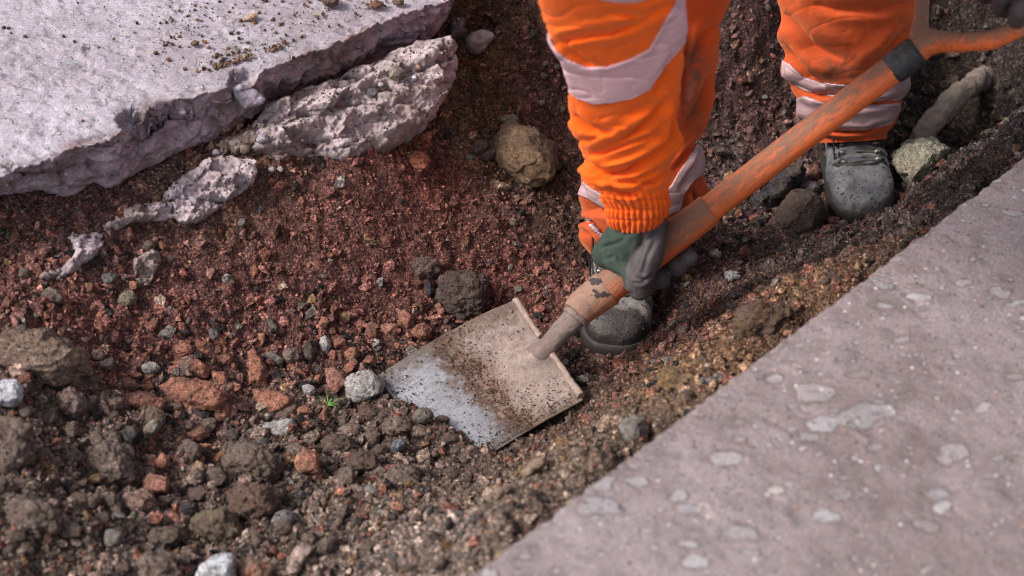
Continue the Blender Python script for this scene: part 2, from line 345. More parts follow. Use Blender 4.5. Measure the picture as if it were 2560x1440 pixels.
def mat_blade():
    m, t, b = nodes('blade_steel', 0.4, 0.5); g = G(t); c = g.coord(); a = g.sep(g.attr('zone'))
    n1 = g.noise(c, 16, 6, 0.7); n2 = g.noise(c, 80, 5, 0.75); n3 = g.noise(c, 420, 4, 0.75)
    cx_ = g.n('ShaderNodeCombineXYZ', {0: g.math('MULTIPLY', a[2], 70.0), 1: g.math('MULTIPLY', a[1], 5.0)}).outputs[0]; scrt = g.ramp(g.noise(cx_, 1.0, 6, 0.7), [(0.36, 0.0), (0.62, 1.0)])
    mixn = g.math('ADD', g.math('MULTIPLY', g.math('SUBTRACT', n1, 0.5), 0.55), g.math('MULTIPLY', g.math('SUBTRACT', n2, 0.5), 0.45))
    v = g.math('ADD', a[1], mixn)       # 0 at the shoulder, 1 at the cutting edge
    mud = g.ramp(v, [(0.50, 1.0), (0.56, 0.0)])
    tan = g.mix(g.ramp(n2, [(0.35, 0.0), (0.65, 1.0)]), (0.155, 0.115, 0.10), (0.30, 0.235, 0.208))
    tan = g.mix(g.ramp(n3, [(0.3, 1.0), (0.42, 0.0)]), tan, (0.07, 0.045, 0.035))
    tan = g.mix(g.ramp(n1, [(0.62, 0.0), (0.72, 0.7)]), tan, (0.50, 0.32, 0.22))
    steel = g.mix(g.math('ADD', g.math('MULTIPLY', g.ramp(n3, [(0.3, 0.0), (0.7, 1.0)]), 0.35), g.math('MULTIPLY', scrt, 0.65)), (0.17, 0.17, 0.19), (0.31, 0.32, 0.36))
    damp = g.ramp(v, [(0.56, 0.9), (0.66, 0.45), (0.84, 0.0)])
    steel = g.mix(damp, steel, (0.10, 0.085, 0.08))
    x = g.mix(mud, steel, tan)
    br = g.math('MULTIPLY', g.ramp(v, [(0.36, 0.0), (0.47, 0.95), (0.56, 0.9), (0.66, 0.0)]), g.ramp(n2, [(0.34, 0.0), (0.50, 1.0)]))
    x = g.mix(br, x, (0.11, 0.06, 0.04))
    ed = g.ramp(g.math('ADD', a[0], g.math('MULTIPLY', g.math('SUBTRACT', n2, 0.5), 0.35)), [(0.04, 1.0), (0.16, 0.0)])
    x = g.mix(g.math('MULTIPLY', ed, 0.75), x, (0.10, 0.065, 0.045))
    t.links.new(x, b.inputs['Base Color'])
    met = g.math('MULTIPLY', g.math('SUBTRACT', 1.0, mud, True), 0.5); t.links.new(met, b.inputs['Metallic'])
    t.links.new(g.mix(mud, (0.42,) * 3, (0.92,) * 3), b.inputs['Roughness'])
    h = g.math('ADD', g.math('MULTIPLY', mud, 0.7), g.math('ADD', g.math('MULTIPLY', n2, 0.5), g.math('MULTIPLY', n3, 0.5)))
    t.links.new(g.bump(h, 0.004, 0.9), b.inputs['Normal']); return m
def mat_plain(name, c, rough=0.6, metal=0.0, var=0.3, scale=90, bump=0.001):
    m, t, b = nodes(name, rough, 0.4); g = G(t); k = g.coord(); n = g.noise(k, scale, 5, 0.7)
    t.links.new(g.mix(n, tuple(q * (1 - var) for q in c), tuple(q * (1 + var) for q in c)), b.inputs['Base Color'])
    b.inputs['Metallic'].default_value = metal
    t.links.new(g.bump(n, bump, 0.7), b.inputs['Normal']); return m

M_EARTH = mat_earth()
M_STONE = mat_stone(); M_CLOD = mat_stone('clod', (0.135, 0.096, 0.079), 0.7, 1.6); M_WHITE = mat_stone('pale_stone', (0.27, 0.23, 0.20), 0.35, 2.0)
M_BRICK = mat_stone('brick_stone', (0.13, 0.075, 0.055), 0.55, 1.0)
M_SLAB_FAR = mat_concrete('pavement_concrete', (0.25, 0.213, 0.238), (0.325, 0.30, 0.338), [(24, 0.26, 0.16, 0.5), (60, 0.26, 0.22, 0.5)], 190)
M_SLAB_NEAR = mat_concrete('paving_concrete', (0.150, 0.115, 0.115), (0.225, 0.187, 0.193), [(12, 0.34, 0.20, 0.5), (21, 0.33, 0.26, 0.5), (55, 0.3, 0.28, 0.5), (120, 0.3, 0.2, 0.5)], 120, True)
M_ROUGH = mat_rough_concrete()
ORANGE = (0.86, 0.115, 0.008)
M_SLEEVE = mat_fabric('orange_sleeve_fabric', ORANGE, 0.15)
M_TROUSER = mat_fabric('orange_trouser_fabric', (0.70, 0.085, 0.010), 0.8)
M_BAND = mat_tape_band('reflective_tape', (0.70, 0.44, 0.49), 0.3)
M_BAND_D = mat_tape_band('dirty_reflective_tape', (0.50, 0.33, 0.34), 0.7)
M_SHAFT = mat_painted('worn_orange_shaft', (0.70, 0.145, 0.035), (0.17, 0.090, 0.060), 0.85)
M_SOCKET = mat_painted('muddy_socket', (0.52, 0.19, 0.08), (0.21, 0.125, 0.09), 0.55, 1.6)
M_NECK = mat_painted('muddy_neck_steel', (0.27, 0.20, 0.178), (0.13, 0.095, 0.085), 0.6, 1.6)
M_TAPE = mat_plain('black_tape', (0.02, 0.02, 0.022), 0.35, 0, 0.4, 60, 0.004)
M_BLADE = mat_blade(); M_TREAD = mat_plain('rusty_steel', (0.24, 0.175, 0.15), 0.8, 0.0, 0.7, 90, 0.006)
M_GLOVE = mat_glove()
M_BOOT = mat_leather('boot_leather', (0.075, 0.082, 0.092), (0.17, 0.178, 0.19), (0.24, 0.20, 0.17), 0.85)
M_BOOT2 = mat_leather('muddy_boot_leather', (0.085, 0.077, 0.074), (0.20, 0.185, 0.178), (0.17, 0.13, 0.10), 0.8)
M_TOE = mat_leather('toe_leather', (0.04, 0.042, 0.046), (0.15, 0.155, 0.165), (0.20, 0.17, 0.15), 0.8)
M_TOE2 = mat_leather('wet_toe_leather', (0.10, 0.092, 0.088), (0.21, 0.195, 0.188), (0.24, 0.20, 0.18), 0.6)
M_SOLE = mat_leather('sole_rubber', (0.018, 0.016, 0.016), (0.035, 0.03, 0.028), (0.06, 0.045, 0.038), 0.7)
M_LACE = mat_plain('lace_cord', (0.07, 0.065, 0.06), 0.9); M_HOOK = mat_plain('hook_metal', (0.22, 0.20, 0.18), 0.4, 0.7)
M_PIPE = mat_plain('rusty_pipe_iron', (0.20, 0.155, 0.125), 0.9, 0.0, 0.85, 45, 0.012)
M_GRASS = mat_plain('grass_blade', (0.12, 0.26, 0.05), 0.6)
M_SKIN = mat_plain('skin', (0.45, 0.25, 0.18), 0.5, 0, 0.05); M_HAT = mat_plain('white_plastic', (0.7, 0.7, 0.7), 0.35, 0, 0.03)

# ------------------------------------------------------------------ trench terrain
H = 0.40; TH = 0.125
ZC = [  # photo column, row, height above trench floor
 (-300,520,.25),(0,510,.268),(200,508,.268),(400,442,.268),(640,335,.264),(900,290,.25),(1090,170,.24),(1180,60,.20),(1260,-20,.27),(1300,-70,.36),
 (-300,300,.2),(0,200,.2),(400,150,.2),(800,50,.2),(-300,1440,.17),(-300,1100,.2),(-300,850,.23),(-300,700,.24),
 (0,600,.245),(0,720,.22),(0,850,.21),(150,880,.155),(60,1000,.17),(0,1120,.17),(0,1300,.17),(0,1500,.17),(300,1500,.11),(650,1500,.10),(950,1450,.15),
 (200,600,.235),(200,740,.185),(330,900,.10),(250,1050,.10),(200,1200,.12),
 (400,560,.225),(400,700,.165),(650,470,.235),(700,560,.185),(700,700,.115),(650,850,.06),(550,1000,.05),(450,1150,.06),(400,1300,.08),(700,1150,.035),(700,1300,.06),
 (900,440,.215),(1000,430,.205),(1000,550,.14),(1000,680,.075),(900,800,.035),(850,950,.02),(1100,800,.02),(1200,720,.03),(1250,900,-.03),(1100,1020,-.03),
 (980,1100,.015),(1200,1180,.0),(1120,1130,-.01),(1000,1250,.07),(1200,1250,.12),(1350,1150,.10),(1100,1400,.21),(1250,1300,.27),(1500,1120,.27),(1450,1030,.06),(1650,950,.17),
 (1170,300,.13),(1200,420,.12),(1250,560,.08),(1350,650,.03),(1350,500,.08),(1380,820,.0),(1300,200,.12),(1300,60,.20),(1200,120,.15),(1400,330,.09),(1450,100,.17),
 (1540,900,.0),(1700,780,.0),(1650,880,.035),(1500,650,.0),(1700,600,.0),(1900,640,.0),(1950,530,.01),(2160,545,.0),(2080,420,.01),(2230,520,.015),(1850,470,.01),
 (1850,300,.08),(1850,150,.18),(1850,0,.28),(1650,200,.16),(2050,250,.07),(2100,100,.17),(2250,300,.03),(2300,450,.04),(2380,400,.0),(2400,300,-.02),(2500,330,.03),
 (2350,180,.06),(2480,180,.07),(2560,100,.15),(2400,60,.17),(2560,0,.25),(2250,0,.28),
 (1750,880,.14),(1800,920,.28),(1900,790,.25),(1880,720,.08),(2050,660,.12),(2100,690,.28),(2280,550,.16),(2250,620,.29),(2380,470,.24),(2430,430,.29),(2560,290,.27),(2560,350,.30),(2480,340,.20),
 (2800,50,.28),(2800,200,.3),(2650,220,.2),(1300,-150,.36),(1700,-150,.36),(2100,-200,.38),(2500,-250,.38),
]
def under_near():   # the soil stays below the paving on the near side
    out = []
    for k in np.linspace(-0.1, 1.1, 7):
        px, py = 1170 + 1390 * k, 1440 - 1050 * k
        p = at_z(px, py, 0.22); out.append((p[0] + 0.05, p[1] - 0.06, 0.20)); out.append((p[0] + 0.25, p[1] - 0.35, 0.20))
    return out
cp = np.array([(*at_z(a, b, c)[:2], c) for a, b, c in ZC] + under_near())
def rbf_fit(X, v, lam=0.004):
    D = np.linalg.norm(X[:, None] - X[None], axis=-1); n = len(X)
    A = np.zeros((n + 3, n + 3)); A[:n, :n] = D + np.eye(n) * -lam; A[:n, n] = 1; A[n, :n] = 1
    A[:n, n + 1:n + 3] = X; A[n + 1:n + 3, :n] = X.T; bb = np.concatenate([v, np.zeros(3)])
    return np.linalg.solve(A, bb)
wz = rbf_fit(cp[:, :2], cp[:, 2])
X0, X1, Y0, Y1, STEP = -1.35, 1.35, -1.2, 1.25, 0.0038
gx = np.arange(X0, X1, STEP); gy = np.arange(Y0, Y1, STEP)
cxs = np.linspace(X0, X1, 150); cys = np.linspace(Y0, Y1, 140)
CX, CY = np.meshgrid(cxs, cys, indexing='ij')
Q = np.stack([CX.ravel(), CY.ravel()], -1)
Zc = (np.linalg.norm(Q[:, None] - cp[None, :, :2], axis=-1) @ wz[:len(cp)] + wz[len(cp)] + Q @ wz[len(cp) + 1:]).reshape(CX.shape)
for _ in range(2):
    P_ = np.pad(Zc, 1, mode='edge'); Zc = (P_[1:-1, 1:-1] * 2 + P_[:-2, 1:-1] + P_[2:, 1:-1] + P_[1:-1, :-2] + P_[1:-1, 2:]) / 6
Zc = np.clip(Zc, -0.06, 0.38)
def bil(Z, xs, ys, x, y):
    fx = np.clip((x - xs[0]) / (xs[1] - xs[0]), 0, len(xs) - 1.001); fy = np.clip((y - ys[0]) / (ys[1] - ys[0]), 0, len(ys) - 1.001)
    i = fx.astype(int); j = fy.astype(int); u = fx - i; v = fy - j
    return Z[i, j] * (1 - u) * (1 - v) + Z[i + 1, j] * u * (1 - v) + Z[i, j + 1] * (1 - u) * v + Z[i + 1, j + 1] * u * v
GX, GY = np.meshgrid(gx, gy, indexing='ij')
Z0 = bil(Zc, cxs, cys, GX, GY)
P2 = np.stack([GX, GY, Z0], -1)
# clods: rounded lumps with dark gaps, coarse at the bottom left
PXY = proj(P2)
lump_w = 0.65 + 1.0 * sstep(900, 300, PXY[..., 0]) * sstep(650, 1000, PXY[..., 1]) + 0.5 * sstep(1700, 1900, PXY[..., 0]) * sstep(700, 300, PXY[..., 1])
disp = 0.016 * fbm(P2, 7, 3, seed=1) * (0.6 + lump_w) + 0.014 * lump_w * np.abs(fbm(P2, 22, 3, 0.5, seed=2)) + 0.0085 * fbm(P2, 52, 4, 0.6, seed=3) + 0.0035 * fbm(P2, 170, 2, seed=4)
step_ = 0.010 * sstep(0.0, 0.12, fbm(P2, 13, 3, 0.6, seed=9))
Zg = Z0 + disp + step_ * 0.8 + 0.011 * nubs(P2, 34, 3) * lump_w + 0.0035 * nubs(P2, 90, 4) + 0.006 * facets(P2, 30, 6)
# hollow pressed by the boots and the blade
def hollow(px, py, z, r, dpt):
    global Zg
    c = at_z(px, py, z); d = np.hypot(GX - c[0], GY - c[1]); Zg = Zg - dpt * np.exp(-(d / r) ** 2)
for mx, my, mr, mh in [(985, 1040, .030, .040), (1030, 1062, .026, .034), (1085, 1088, .026, .036), (1140, 1112, .024, .030), (1180, 1140, .020, .014), (940, 1000, .02, .02)]: hollow(mx, my, .02, mr, -mh)
hollow(1540, 860, 0, 0.09, 0.012); hollow(2160, 510, 0, 0.09, 0.012)

# soil colours by place: (col,row, rgb, spread)
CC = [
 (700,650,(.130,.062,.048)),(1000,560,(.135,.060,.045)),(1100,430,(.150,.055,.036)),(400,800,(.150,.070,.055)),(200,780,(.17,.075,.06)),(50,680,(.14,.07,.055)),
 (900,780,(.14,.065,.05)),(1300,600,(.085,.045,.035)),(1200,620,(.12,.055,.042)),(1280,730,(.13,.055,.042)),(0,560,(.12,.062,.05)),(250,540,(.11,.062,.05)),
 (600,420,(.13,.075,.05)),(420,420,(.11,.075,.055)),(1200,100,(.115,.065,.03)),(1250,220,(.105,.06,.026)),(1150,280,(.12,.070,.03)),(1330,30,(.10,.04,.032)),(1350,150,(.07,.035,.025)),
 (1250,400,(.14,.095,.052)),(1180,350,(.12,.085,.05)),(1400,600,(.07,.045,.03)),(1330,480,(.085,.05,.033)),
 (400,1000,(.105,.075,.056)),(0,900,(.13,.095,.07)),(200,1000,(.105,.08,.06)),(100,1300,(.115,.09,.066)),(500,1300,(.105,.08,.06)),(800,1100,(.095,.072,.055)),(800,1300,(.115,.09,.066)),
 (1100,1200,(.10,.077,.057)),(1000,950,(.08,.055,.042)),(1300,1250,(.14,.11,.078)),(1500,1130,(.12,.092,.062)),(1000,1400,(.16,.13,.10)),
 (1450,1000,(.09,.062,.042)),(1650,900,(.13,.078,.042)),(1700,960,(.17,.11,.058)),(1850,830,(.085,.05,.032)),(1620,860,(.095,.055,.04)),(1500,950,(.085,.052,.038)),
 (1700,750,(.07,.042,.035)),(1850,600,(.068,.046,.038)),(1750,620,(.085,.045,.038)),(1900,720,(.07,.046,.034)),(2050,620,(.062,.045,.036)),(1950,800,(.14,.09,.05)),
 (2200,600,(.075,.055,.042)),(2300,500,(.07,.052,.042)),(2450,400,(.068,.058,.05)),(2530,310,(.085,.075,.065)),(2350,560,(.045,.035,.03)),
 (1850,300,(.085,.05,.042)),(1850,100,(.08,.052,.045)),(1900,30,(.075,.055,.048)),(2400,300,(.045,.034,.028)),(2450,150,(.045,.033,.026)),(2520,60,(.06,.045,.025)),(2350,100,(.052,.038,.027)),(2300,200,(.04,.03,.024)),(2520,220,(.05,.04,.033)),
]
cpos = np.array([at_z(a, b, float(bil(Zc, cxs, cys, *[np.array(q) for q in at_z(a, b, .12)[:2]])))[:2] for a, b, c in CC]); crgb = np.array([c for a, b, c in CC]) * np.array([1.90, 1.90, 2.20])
def soil_col(x, y, z, warp=True):
    p = np.stack([x, y], -1)
    if warp:
        q = np.stack([x, y, z], -1); p = p + 0.035 * np.stack([fbm(q, 9, 3, seed=11), fbm(q, 9, 3, seed=12)], -1)
    sh = p.shape[:-1]; p = p.reshape(-1, 2); out = np.empty((len(p), 3))
    for k in range(0, len(p), 60000):
        d = ((p[k:k + 60000, None] - cpos[None]) ** 2).sum(-1); w = 1 / (d + 0.0012) ** 2.2; out[k:k + 60000] = (w @ crgb) / w.sum(1)[:, None]
    return out.reshape(*sh, 3)
C_c = soil_col(CX, CY, Zc, False)
def soil_fast(x, y, z):
    q = np.stack([x, y, z], -1); wx = x + 0.05 * fbm(q, 8, 3, seed=11); wy = y + 0.05 * fbm(q, 8, 3, seed=12)
    return np.stack([bil(C_c[..., k], cxs, cys, wx, wy) for k in range(3)], -1)
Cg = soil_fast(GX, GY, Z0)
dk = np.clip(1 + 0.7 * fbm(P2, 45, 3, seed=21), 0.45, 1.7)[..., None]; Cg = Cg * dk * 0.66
# outer skirt of the ground so that it runs on to the horizon
ox = np.concatenate([[-120, -30, -8, -3, -1.6], gx, [1.6, 3, 8, 30, 120]]); oy = np.concatenate([[-120, -30, -8, -3, -1.4], gy, [1.6, 3, 8, 30, 120]])
nx, ny = len(ox), len(oy)
ix = np.clip(np.arange(nx) - 5, 0, len(gx) - 1); iy = np.clip(np.arange(ny) - 5, 0, len(gy) - 1)
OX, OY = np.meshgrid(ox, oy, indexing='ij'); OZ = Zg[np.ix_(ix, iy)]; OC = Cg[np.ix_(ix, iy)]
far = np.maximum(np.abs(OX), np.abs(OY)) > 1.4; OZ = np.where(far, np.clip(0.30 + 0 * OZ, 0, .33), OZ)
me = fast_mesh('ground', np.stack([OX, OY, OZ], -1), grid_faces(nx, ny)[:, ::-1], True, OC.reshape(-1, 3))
# make sure faces point up
if me.polygons[len(me.polygons) // 2].normal.z < 0: me.flip_normals()
ground = tag(link('ground', me, M_EARTH), 'reddish brown excavated soil forming the trench walls and floor', kind='structure')
def zt(x, y): return bil(Zg, gx, gy, np.asarray(x, float), np.asarray(y, float))
def ground_at(px, py):
    """point of the soil seen at a photo pixel"""
    d = ray(px, py); t = np.linspace(2.3, 4.6, 1200); P = CAM + d * t[:, None]
    below = P[:, 2] < zt(P[:, 0], P[:, 1]); k = int(np.argmax(below)) if below.any() else len(t) - 1
    return P[k]

# ------------------------------------------------------------------ broken far slab and near paving slab
def build_far_slab():
    top = [(-900,600),(-500,540),(-150,470),(0,440),(50,415),(100,402),(200,362),(260,350),(300,330),(335,300),(370,262),(430,250),(500,242),(550,232),(585,212),(600,203),(642,183),(704,154),(825,112),(900,79),(954,54),(1071,12),(1129,2),(1140,-30),(1120,-120),(1100,-300),(1080,-600)]
    bot = [(-900,650),(-500,590),(-150,520),(0,487),(60,488),(100,485),(175,495),(225,465),(280,475),(330,440),(400,405),(435,385),(500,362),(535,350),(580,330),(625,300),(675,250),(725,250),(792,217),(867,196),(954,146),(1058,115),(1121,45),(1140,-5),(1125,-90),(1100,-270),(1080,-570)]
    n = 620
    T = resample(np.array([at_z(a, b, H) for a, b in top]), n); T0_ = T.copy()
    T = T + np.array([0.45, -0.89, 0.0]) * (0.013 * fbm(T0_, 13, 4, 0.6, seed=35) + 0.007 * facets(T0_, 38, 2) + .003 * facets(T0_, 110, 3))[:, None]
    B_ = np.array([at_z(a, b, H - TH) for a, b in bot])
    tp = proj(T); bp = proj(resample(B_, 4000)); Bd = resample(B_, 4000)
    # match the bottom point to each top point by photo column, then by order past the corner
    idx = np.array([np.argmin((bp[:, 0] - q[0]) ** 2 + ((bp[:, 1] - q[1] - 105) * 0.8) ** 2) for q in tp]); idx = np.maximum.accumulate(idx)
    Bm = Bd[idx]; ker = np.ones(7) / 7
    Bm = np.stack([np.convolve(np.pad(Bm[:, k], 3, mode='edge'), ker, 'valid') for k in range(3)], -1)
    outw = np.array([0.45, -0.89, 0.0]); outw /= np.linalg.norm(outw)
    inn = np.array([-0.42, 0.907, 0.0])
    rows = []; cols = []
    fr = 44
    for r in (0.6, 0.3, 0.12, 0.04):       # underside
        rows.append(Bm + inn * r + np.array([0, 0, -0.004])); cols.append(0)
    for k in range(fr + 1):
        t = k / fr; P = Bm * (1 - t) + T * t; q = P
        bul = math.sin(math.pi * t) ** 0.6
        lay = fbm(np.stack([q[:, 0] * 6, q[:, 1] * 6, q[:, 2] * 34 + np.zeros(n)], -1), 1.0, 4, 0.6, seed=31)
        fine = fbm(q, 55, 4, 0.6, seed=32); crk = np.abs(fbm(q, 14, 3, seed=33))
        off = (0.014 * lay + 0.005 * fine + 0.012 * facets(q * np.array([.7, .7, 1.5]), 26, 3) + 0.006 * facets(q, 75, 4) + .004 * nubs(q, 60, 6) - 0.014 * (1 - np.clip(crk * 6, 0, 1)) * bul) * (0.25 + 0.75 * bul)
        rows.append(P + outw * off[:, None] + np.array([0, 0, 1]) * (0.006 * fine * bul)[:, None]); cols.append(1)
    rin = np.concatenate([np.arange(1, 14) * 0.0022, 0.03 + np.arange(1, 150) * 0.0042, [0.75, 0.9, 1.2, 2, 4, 12]])
    for r in rin:
        rows.append(T + inn * r); cols.append(2)
    V = np.stack(rows, 0); m = len(rows)
    isTop = np.array([c == 2 for c in cols])[:, None] & np.ones((1, n), bool)
    Pp = V.copy(); dist = np.zeros((m, n)); dist[isTop.nonzero()] = np.repeat(rin, n)
    px = proj(V)
    rel = 0.0035 * fbm(Pp, 14, 4, 0.6, seed=41) + 0.0022 * fbm(Pp, 60, 4, seed=42) + (0.0020 * sstep(0.08, .2, fbm(Pp * np.array([1, 1.6, 1]), 32, 3, seed=49))) * (0.3 + sstep(700, 150, px[..., 0]))
    pit = sstep(0.30, 0.5, fbm(Pp, 34, 2, seed=43)) * 0.004 + sstep(0.2, 0.4, fbm(Pp * np.array([1, 1.8, 1]), 28, 3, seed=44)) * -0.004
    near = np.exp(-dist / 0.03)
    crumble = near * 0.012 * (1 + 0.8 * facets(Pp, 45, 8))  * np.clip(fbm(Pp, 26, 4, 0.6, seed=45), -0.2, 1) + near * 0.005
    dz = np.where(isTop, rel + pit - crumble, 0)
    V[..., 2] += dz
    # bites broken out of the edge
    for (bx, by, rx, ry, dp) in [(350, 300, 60, 38, 0.07), (440, 272, 75, 26, 0.05), (610, 205, 42, 42, 0.05), (480, 262, 40, 18, 0.03), (250, 352, 60, 16, 0.02), (560, 238, 30, 14, 0.02), (90, 415, 90, 18, 0.018), (880, 75, 50, 10, 0.010), (1010, 95, 40, 18, .012)]:
        w = np.exp(-(((px[..., 0] - bx) / rx) ** 2 + ((px[..., 1] - by) / ry) ** 2) ** 1.6) * (1 + 0.9 * fbm(Pp, 30, 3, seed=46) + .5 * facets(Pp, 50, 7)); w = sstep(.35, .85, w) * .42
        V -= np.array([0, 0, 1.0]) * (w * dp)[..., None]; V += inn * (w * dp * 0.5)[..., None]
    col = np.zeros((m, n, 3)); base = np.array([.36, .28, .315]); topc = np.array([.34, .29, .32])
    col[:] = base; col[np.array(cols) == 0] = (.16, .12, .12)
    # the top shares the broken look near the edge
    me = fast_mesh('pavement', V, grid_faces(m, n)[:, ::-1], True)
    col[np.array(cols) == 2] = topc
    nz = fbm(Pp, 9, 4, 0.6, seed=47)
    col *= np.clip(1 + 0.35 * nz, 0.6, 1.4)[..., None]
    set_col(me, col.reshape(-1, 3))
    me.materials.append(M_SLAB_FAR); me.materials.append(M_ROUGH)
    mi = np.zeros((m - 1, n - 1), np.int32)
    edge_w = 0.012 + 0.020 * np.clip(fbm(V[0], 12, 3, seed=48), -0.5, 1)
    for i in range(m - 1):
        if cols[i] < 2: mi[i] = 1
        else:
            r = dist[i, :-1]; mi[i] = (r < edge_w[:-1]).astype(np.int32)
    me.polygons.foreach_set('material_index', mi.ravel())
    if me.polygons[(fr + 40) * (n - 1) + 200].normal.z < 0: me.flip_normals()
    return tag(link('pavement', me, None), 'broken lilac grey concrete pavement overhanging the red trench wall', kind='structure'), V, cols, px
far_slab, FSV, FSC, FSP = build_far_slab()

def build_near_slab():
    a = at_z(1170, 1440, H); b = at_z(2560, 390, H); d = (b - a) / np.linalg.norm(b - a)
    n = 520; s = np.concatenate([[-6, -2, -0.8], np.linspace(-0.25, np.linalg.norm(b - a) + 0.25, n - 6), [2.6, 5, 12]])
    E = a + d[None] * s[:, None]; inn = np.array([d[1], -d[0], 0.0])
    if inn[1] > 0: inn = -inn
    er = 0.004 * fbm(E, 16, 4, 0.6, seed=51) + 0.0022 * fbm(E, 70, 3, seed=52) + 0.0035 * sstep(0.22, 0.5, fbm(E, 14, 3, seed=53)) + 0.004 * np.abs(facets(E, 50, 5))
    rows = [E + inn * 0.5 - np.array([0, 0, .17]), E + inn * 0.01 - np.array([0, 0, .17])]
    for k in range(1, 9): rows.append(E - np.array([0, 0, .17 * (1 - k / 9)]) + inn * (0.002 + 0.004 * fbm(E + k, 20, 3, seed=54))[:, None])
    base_n = len(rows)
    rin = np.concatenate([[0.0, 0.0015, 0.004, 0.007], 0.007 + np.arange(1, 170) * 0.0046, [0.95, 1.3, 2, 4, 12]])
    for r in rin:
        rnd = -0.004 * math.exp(-r / 0.003)
        rows.append(E + inn * r + inn * (er * math.exp(-r / 0.02))[:, None] + np.array([0, 0, rnd]))
    V = np.stack(rows, 0); m = len(rows); P = V.copy()
    rel = 0.0035 * fbm(P, 13, 5, 0.65, seed=55) + 0.0010 * fbm(P, 60, 3, seed=56) - 0.0030 * sstep(0.25, 0.5, fbm(P, 19, 3, seed=57))
    V[base_n:, :, 2] += rel[base_n:]
    me = fast_mesh('pavement', V, grid_faces(m, n), True)
    if me.polygons[(base_n + 40) * (n - 1) + 100].normal.z < 0: me.flip_normals()
    return tag(link('pavement', me, M_SLAB_NEAR), 'smooth saw cut concrete pavement with worn pebbles nearest the camera', kind='structure'), V
near_slab, NSV = build_near_slab()
n_a = at_z(1170, 1440, H); n_b = at_z(2560, 390, H)
def under_slab(x, y):
    """true where a paving slab lies overhead"""
    P = np.stack([x, y], -1); d = (n_b - n_a)[:2]; near = ((P - n_a[:2]) @ np.array([d[1], -d[0]])) > -0.004
    e = np.array([at_z(a, b, H)[:2] for a, b in [(-900, 600), (0, 440), (370, 262), (704, 154), (1071, 12), (1140, -30), (1080, -600), (-900, -600)]])
    return near, in_poly(P, e)

# ------------------------------------------------------------------ rough concrete crusts below the slab
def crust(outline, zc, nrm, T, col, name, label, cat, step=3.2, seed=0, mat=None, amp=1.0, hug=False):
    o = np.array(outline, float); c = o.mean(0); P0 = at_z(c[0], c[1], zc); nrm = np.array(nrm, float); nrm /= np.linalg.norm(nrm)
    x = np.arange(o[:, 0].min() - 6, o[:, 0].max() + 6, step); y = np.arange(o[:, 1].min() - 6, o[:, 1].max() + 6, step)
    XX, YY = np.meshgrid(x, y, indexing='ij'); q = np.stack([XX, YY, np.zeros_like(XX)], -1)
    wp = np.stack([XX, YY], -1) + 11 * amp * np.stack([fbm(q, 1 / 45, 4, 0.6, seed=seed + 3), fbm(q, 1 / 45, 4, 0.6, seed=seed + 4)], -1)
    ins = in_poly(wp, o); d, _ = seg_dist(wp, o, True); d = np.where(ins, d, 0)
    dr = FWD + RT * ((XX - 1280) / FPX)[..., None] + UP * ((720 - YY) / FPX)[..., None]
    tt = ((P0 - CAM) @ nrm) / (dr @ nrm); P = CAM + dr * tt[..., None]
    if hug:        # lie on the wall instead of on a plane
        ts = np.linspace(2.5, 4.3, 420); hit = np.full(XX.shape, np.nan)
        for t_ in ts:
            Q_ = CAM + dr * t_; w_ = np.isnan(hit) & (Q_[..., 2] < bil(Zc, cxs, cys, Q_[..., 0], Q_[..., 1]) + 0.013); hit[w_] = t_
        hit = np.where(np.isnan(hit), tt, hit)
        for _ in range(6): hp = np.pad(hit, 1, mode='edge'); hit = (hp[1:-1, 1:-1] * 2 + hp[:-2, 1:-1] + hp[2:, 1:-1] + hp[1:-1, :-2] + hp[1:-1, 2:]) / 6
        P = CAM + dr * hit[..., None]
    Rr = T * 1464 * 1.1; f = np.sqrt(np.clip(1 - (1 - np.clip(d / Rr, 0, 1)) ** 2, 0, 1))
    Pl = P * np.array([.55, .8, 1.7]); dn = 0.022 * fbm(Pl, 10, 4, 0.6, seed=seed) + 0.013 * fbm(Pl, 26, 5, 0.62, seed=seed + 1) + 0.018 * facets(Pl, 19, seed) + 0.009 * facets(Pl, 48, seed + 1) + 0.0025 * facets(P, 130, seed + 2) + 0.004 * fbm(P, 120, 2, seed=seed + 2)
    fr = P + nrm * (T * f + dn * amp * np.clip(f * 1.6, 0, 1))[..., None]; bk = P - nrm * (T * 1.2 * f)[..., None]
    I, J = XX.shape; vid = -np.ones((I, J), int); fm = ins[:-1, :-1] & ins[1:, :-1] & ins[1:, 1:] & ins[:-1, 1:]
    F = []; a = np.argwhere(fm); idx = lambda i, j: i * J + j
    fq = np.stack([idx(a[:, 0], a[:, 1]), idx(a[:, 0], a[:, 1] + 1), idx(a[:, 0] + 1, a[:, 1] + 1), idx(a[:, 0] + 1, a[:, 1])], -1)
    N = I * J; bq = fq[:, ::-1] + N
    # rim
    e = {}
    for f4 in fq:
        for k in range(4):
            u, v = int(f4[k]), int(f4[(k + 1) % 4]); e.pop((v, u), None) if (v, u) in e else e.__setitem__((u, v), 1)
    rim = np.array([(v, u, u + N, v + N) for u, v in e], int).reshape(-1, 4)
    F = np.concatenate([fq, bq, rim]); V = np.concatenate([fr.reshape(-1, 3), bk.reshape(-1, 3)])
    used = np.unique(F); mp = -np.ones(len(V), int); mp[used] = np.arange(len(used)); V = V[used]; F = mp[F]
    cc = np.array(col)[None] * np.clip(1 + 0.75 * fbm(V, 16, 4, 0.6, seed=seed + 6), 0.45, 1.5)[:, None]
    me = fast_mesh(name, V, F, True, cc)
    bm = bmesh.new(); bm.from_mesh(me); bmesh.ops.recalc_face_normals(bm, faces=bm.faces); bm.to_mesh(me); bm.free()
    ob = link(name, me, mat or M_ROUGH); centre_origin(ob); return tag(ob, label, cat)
WN = (0.30, -0.62, 0.72)
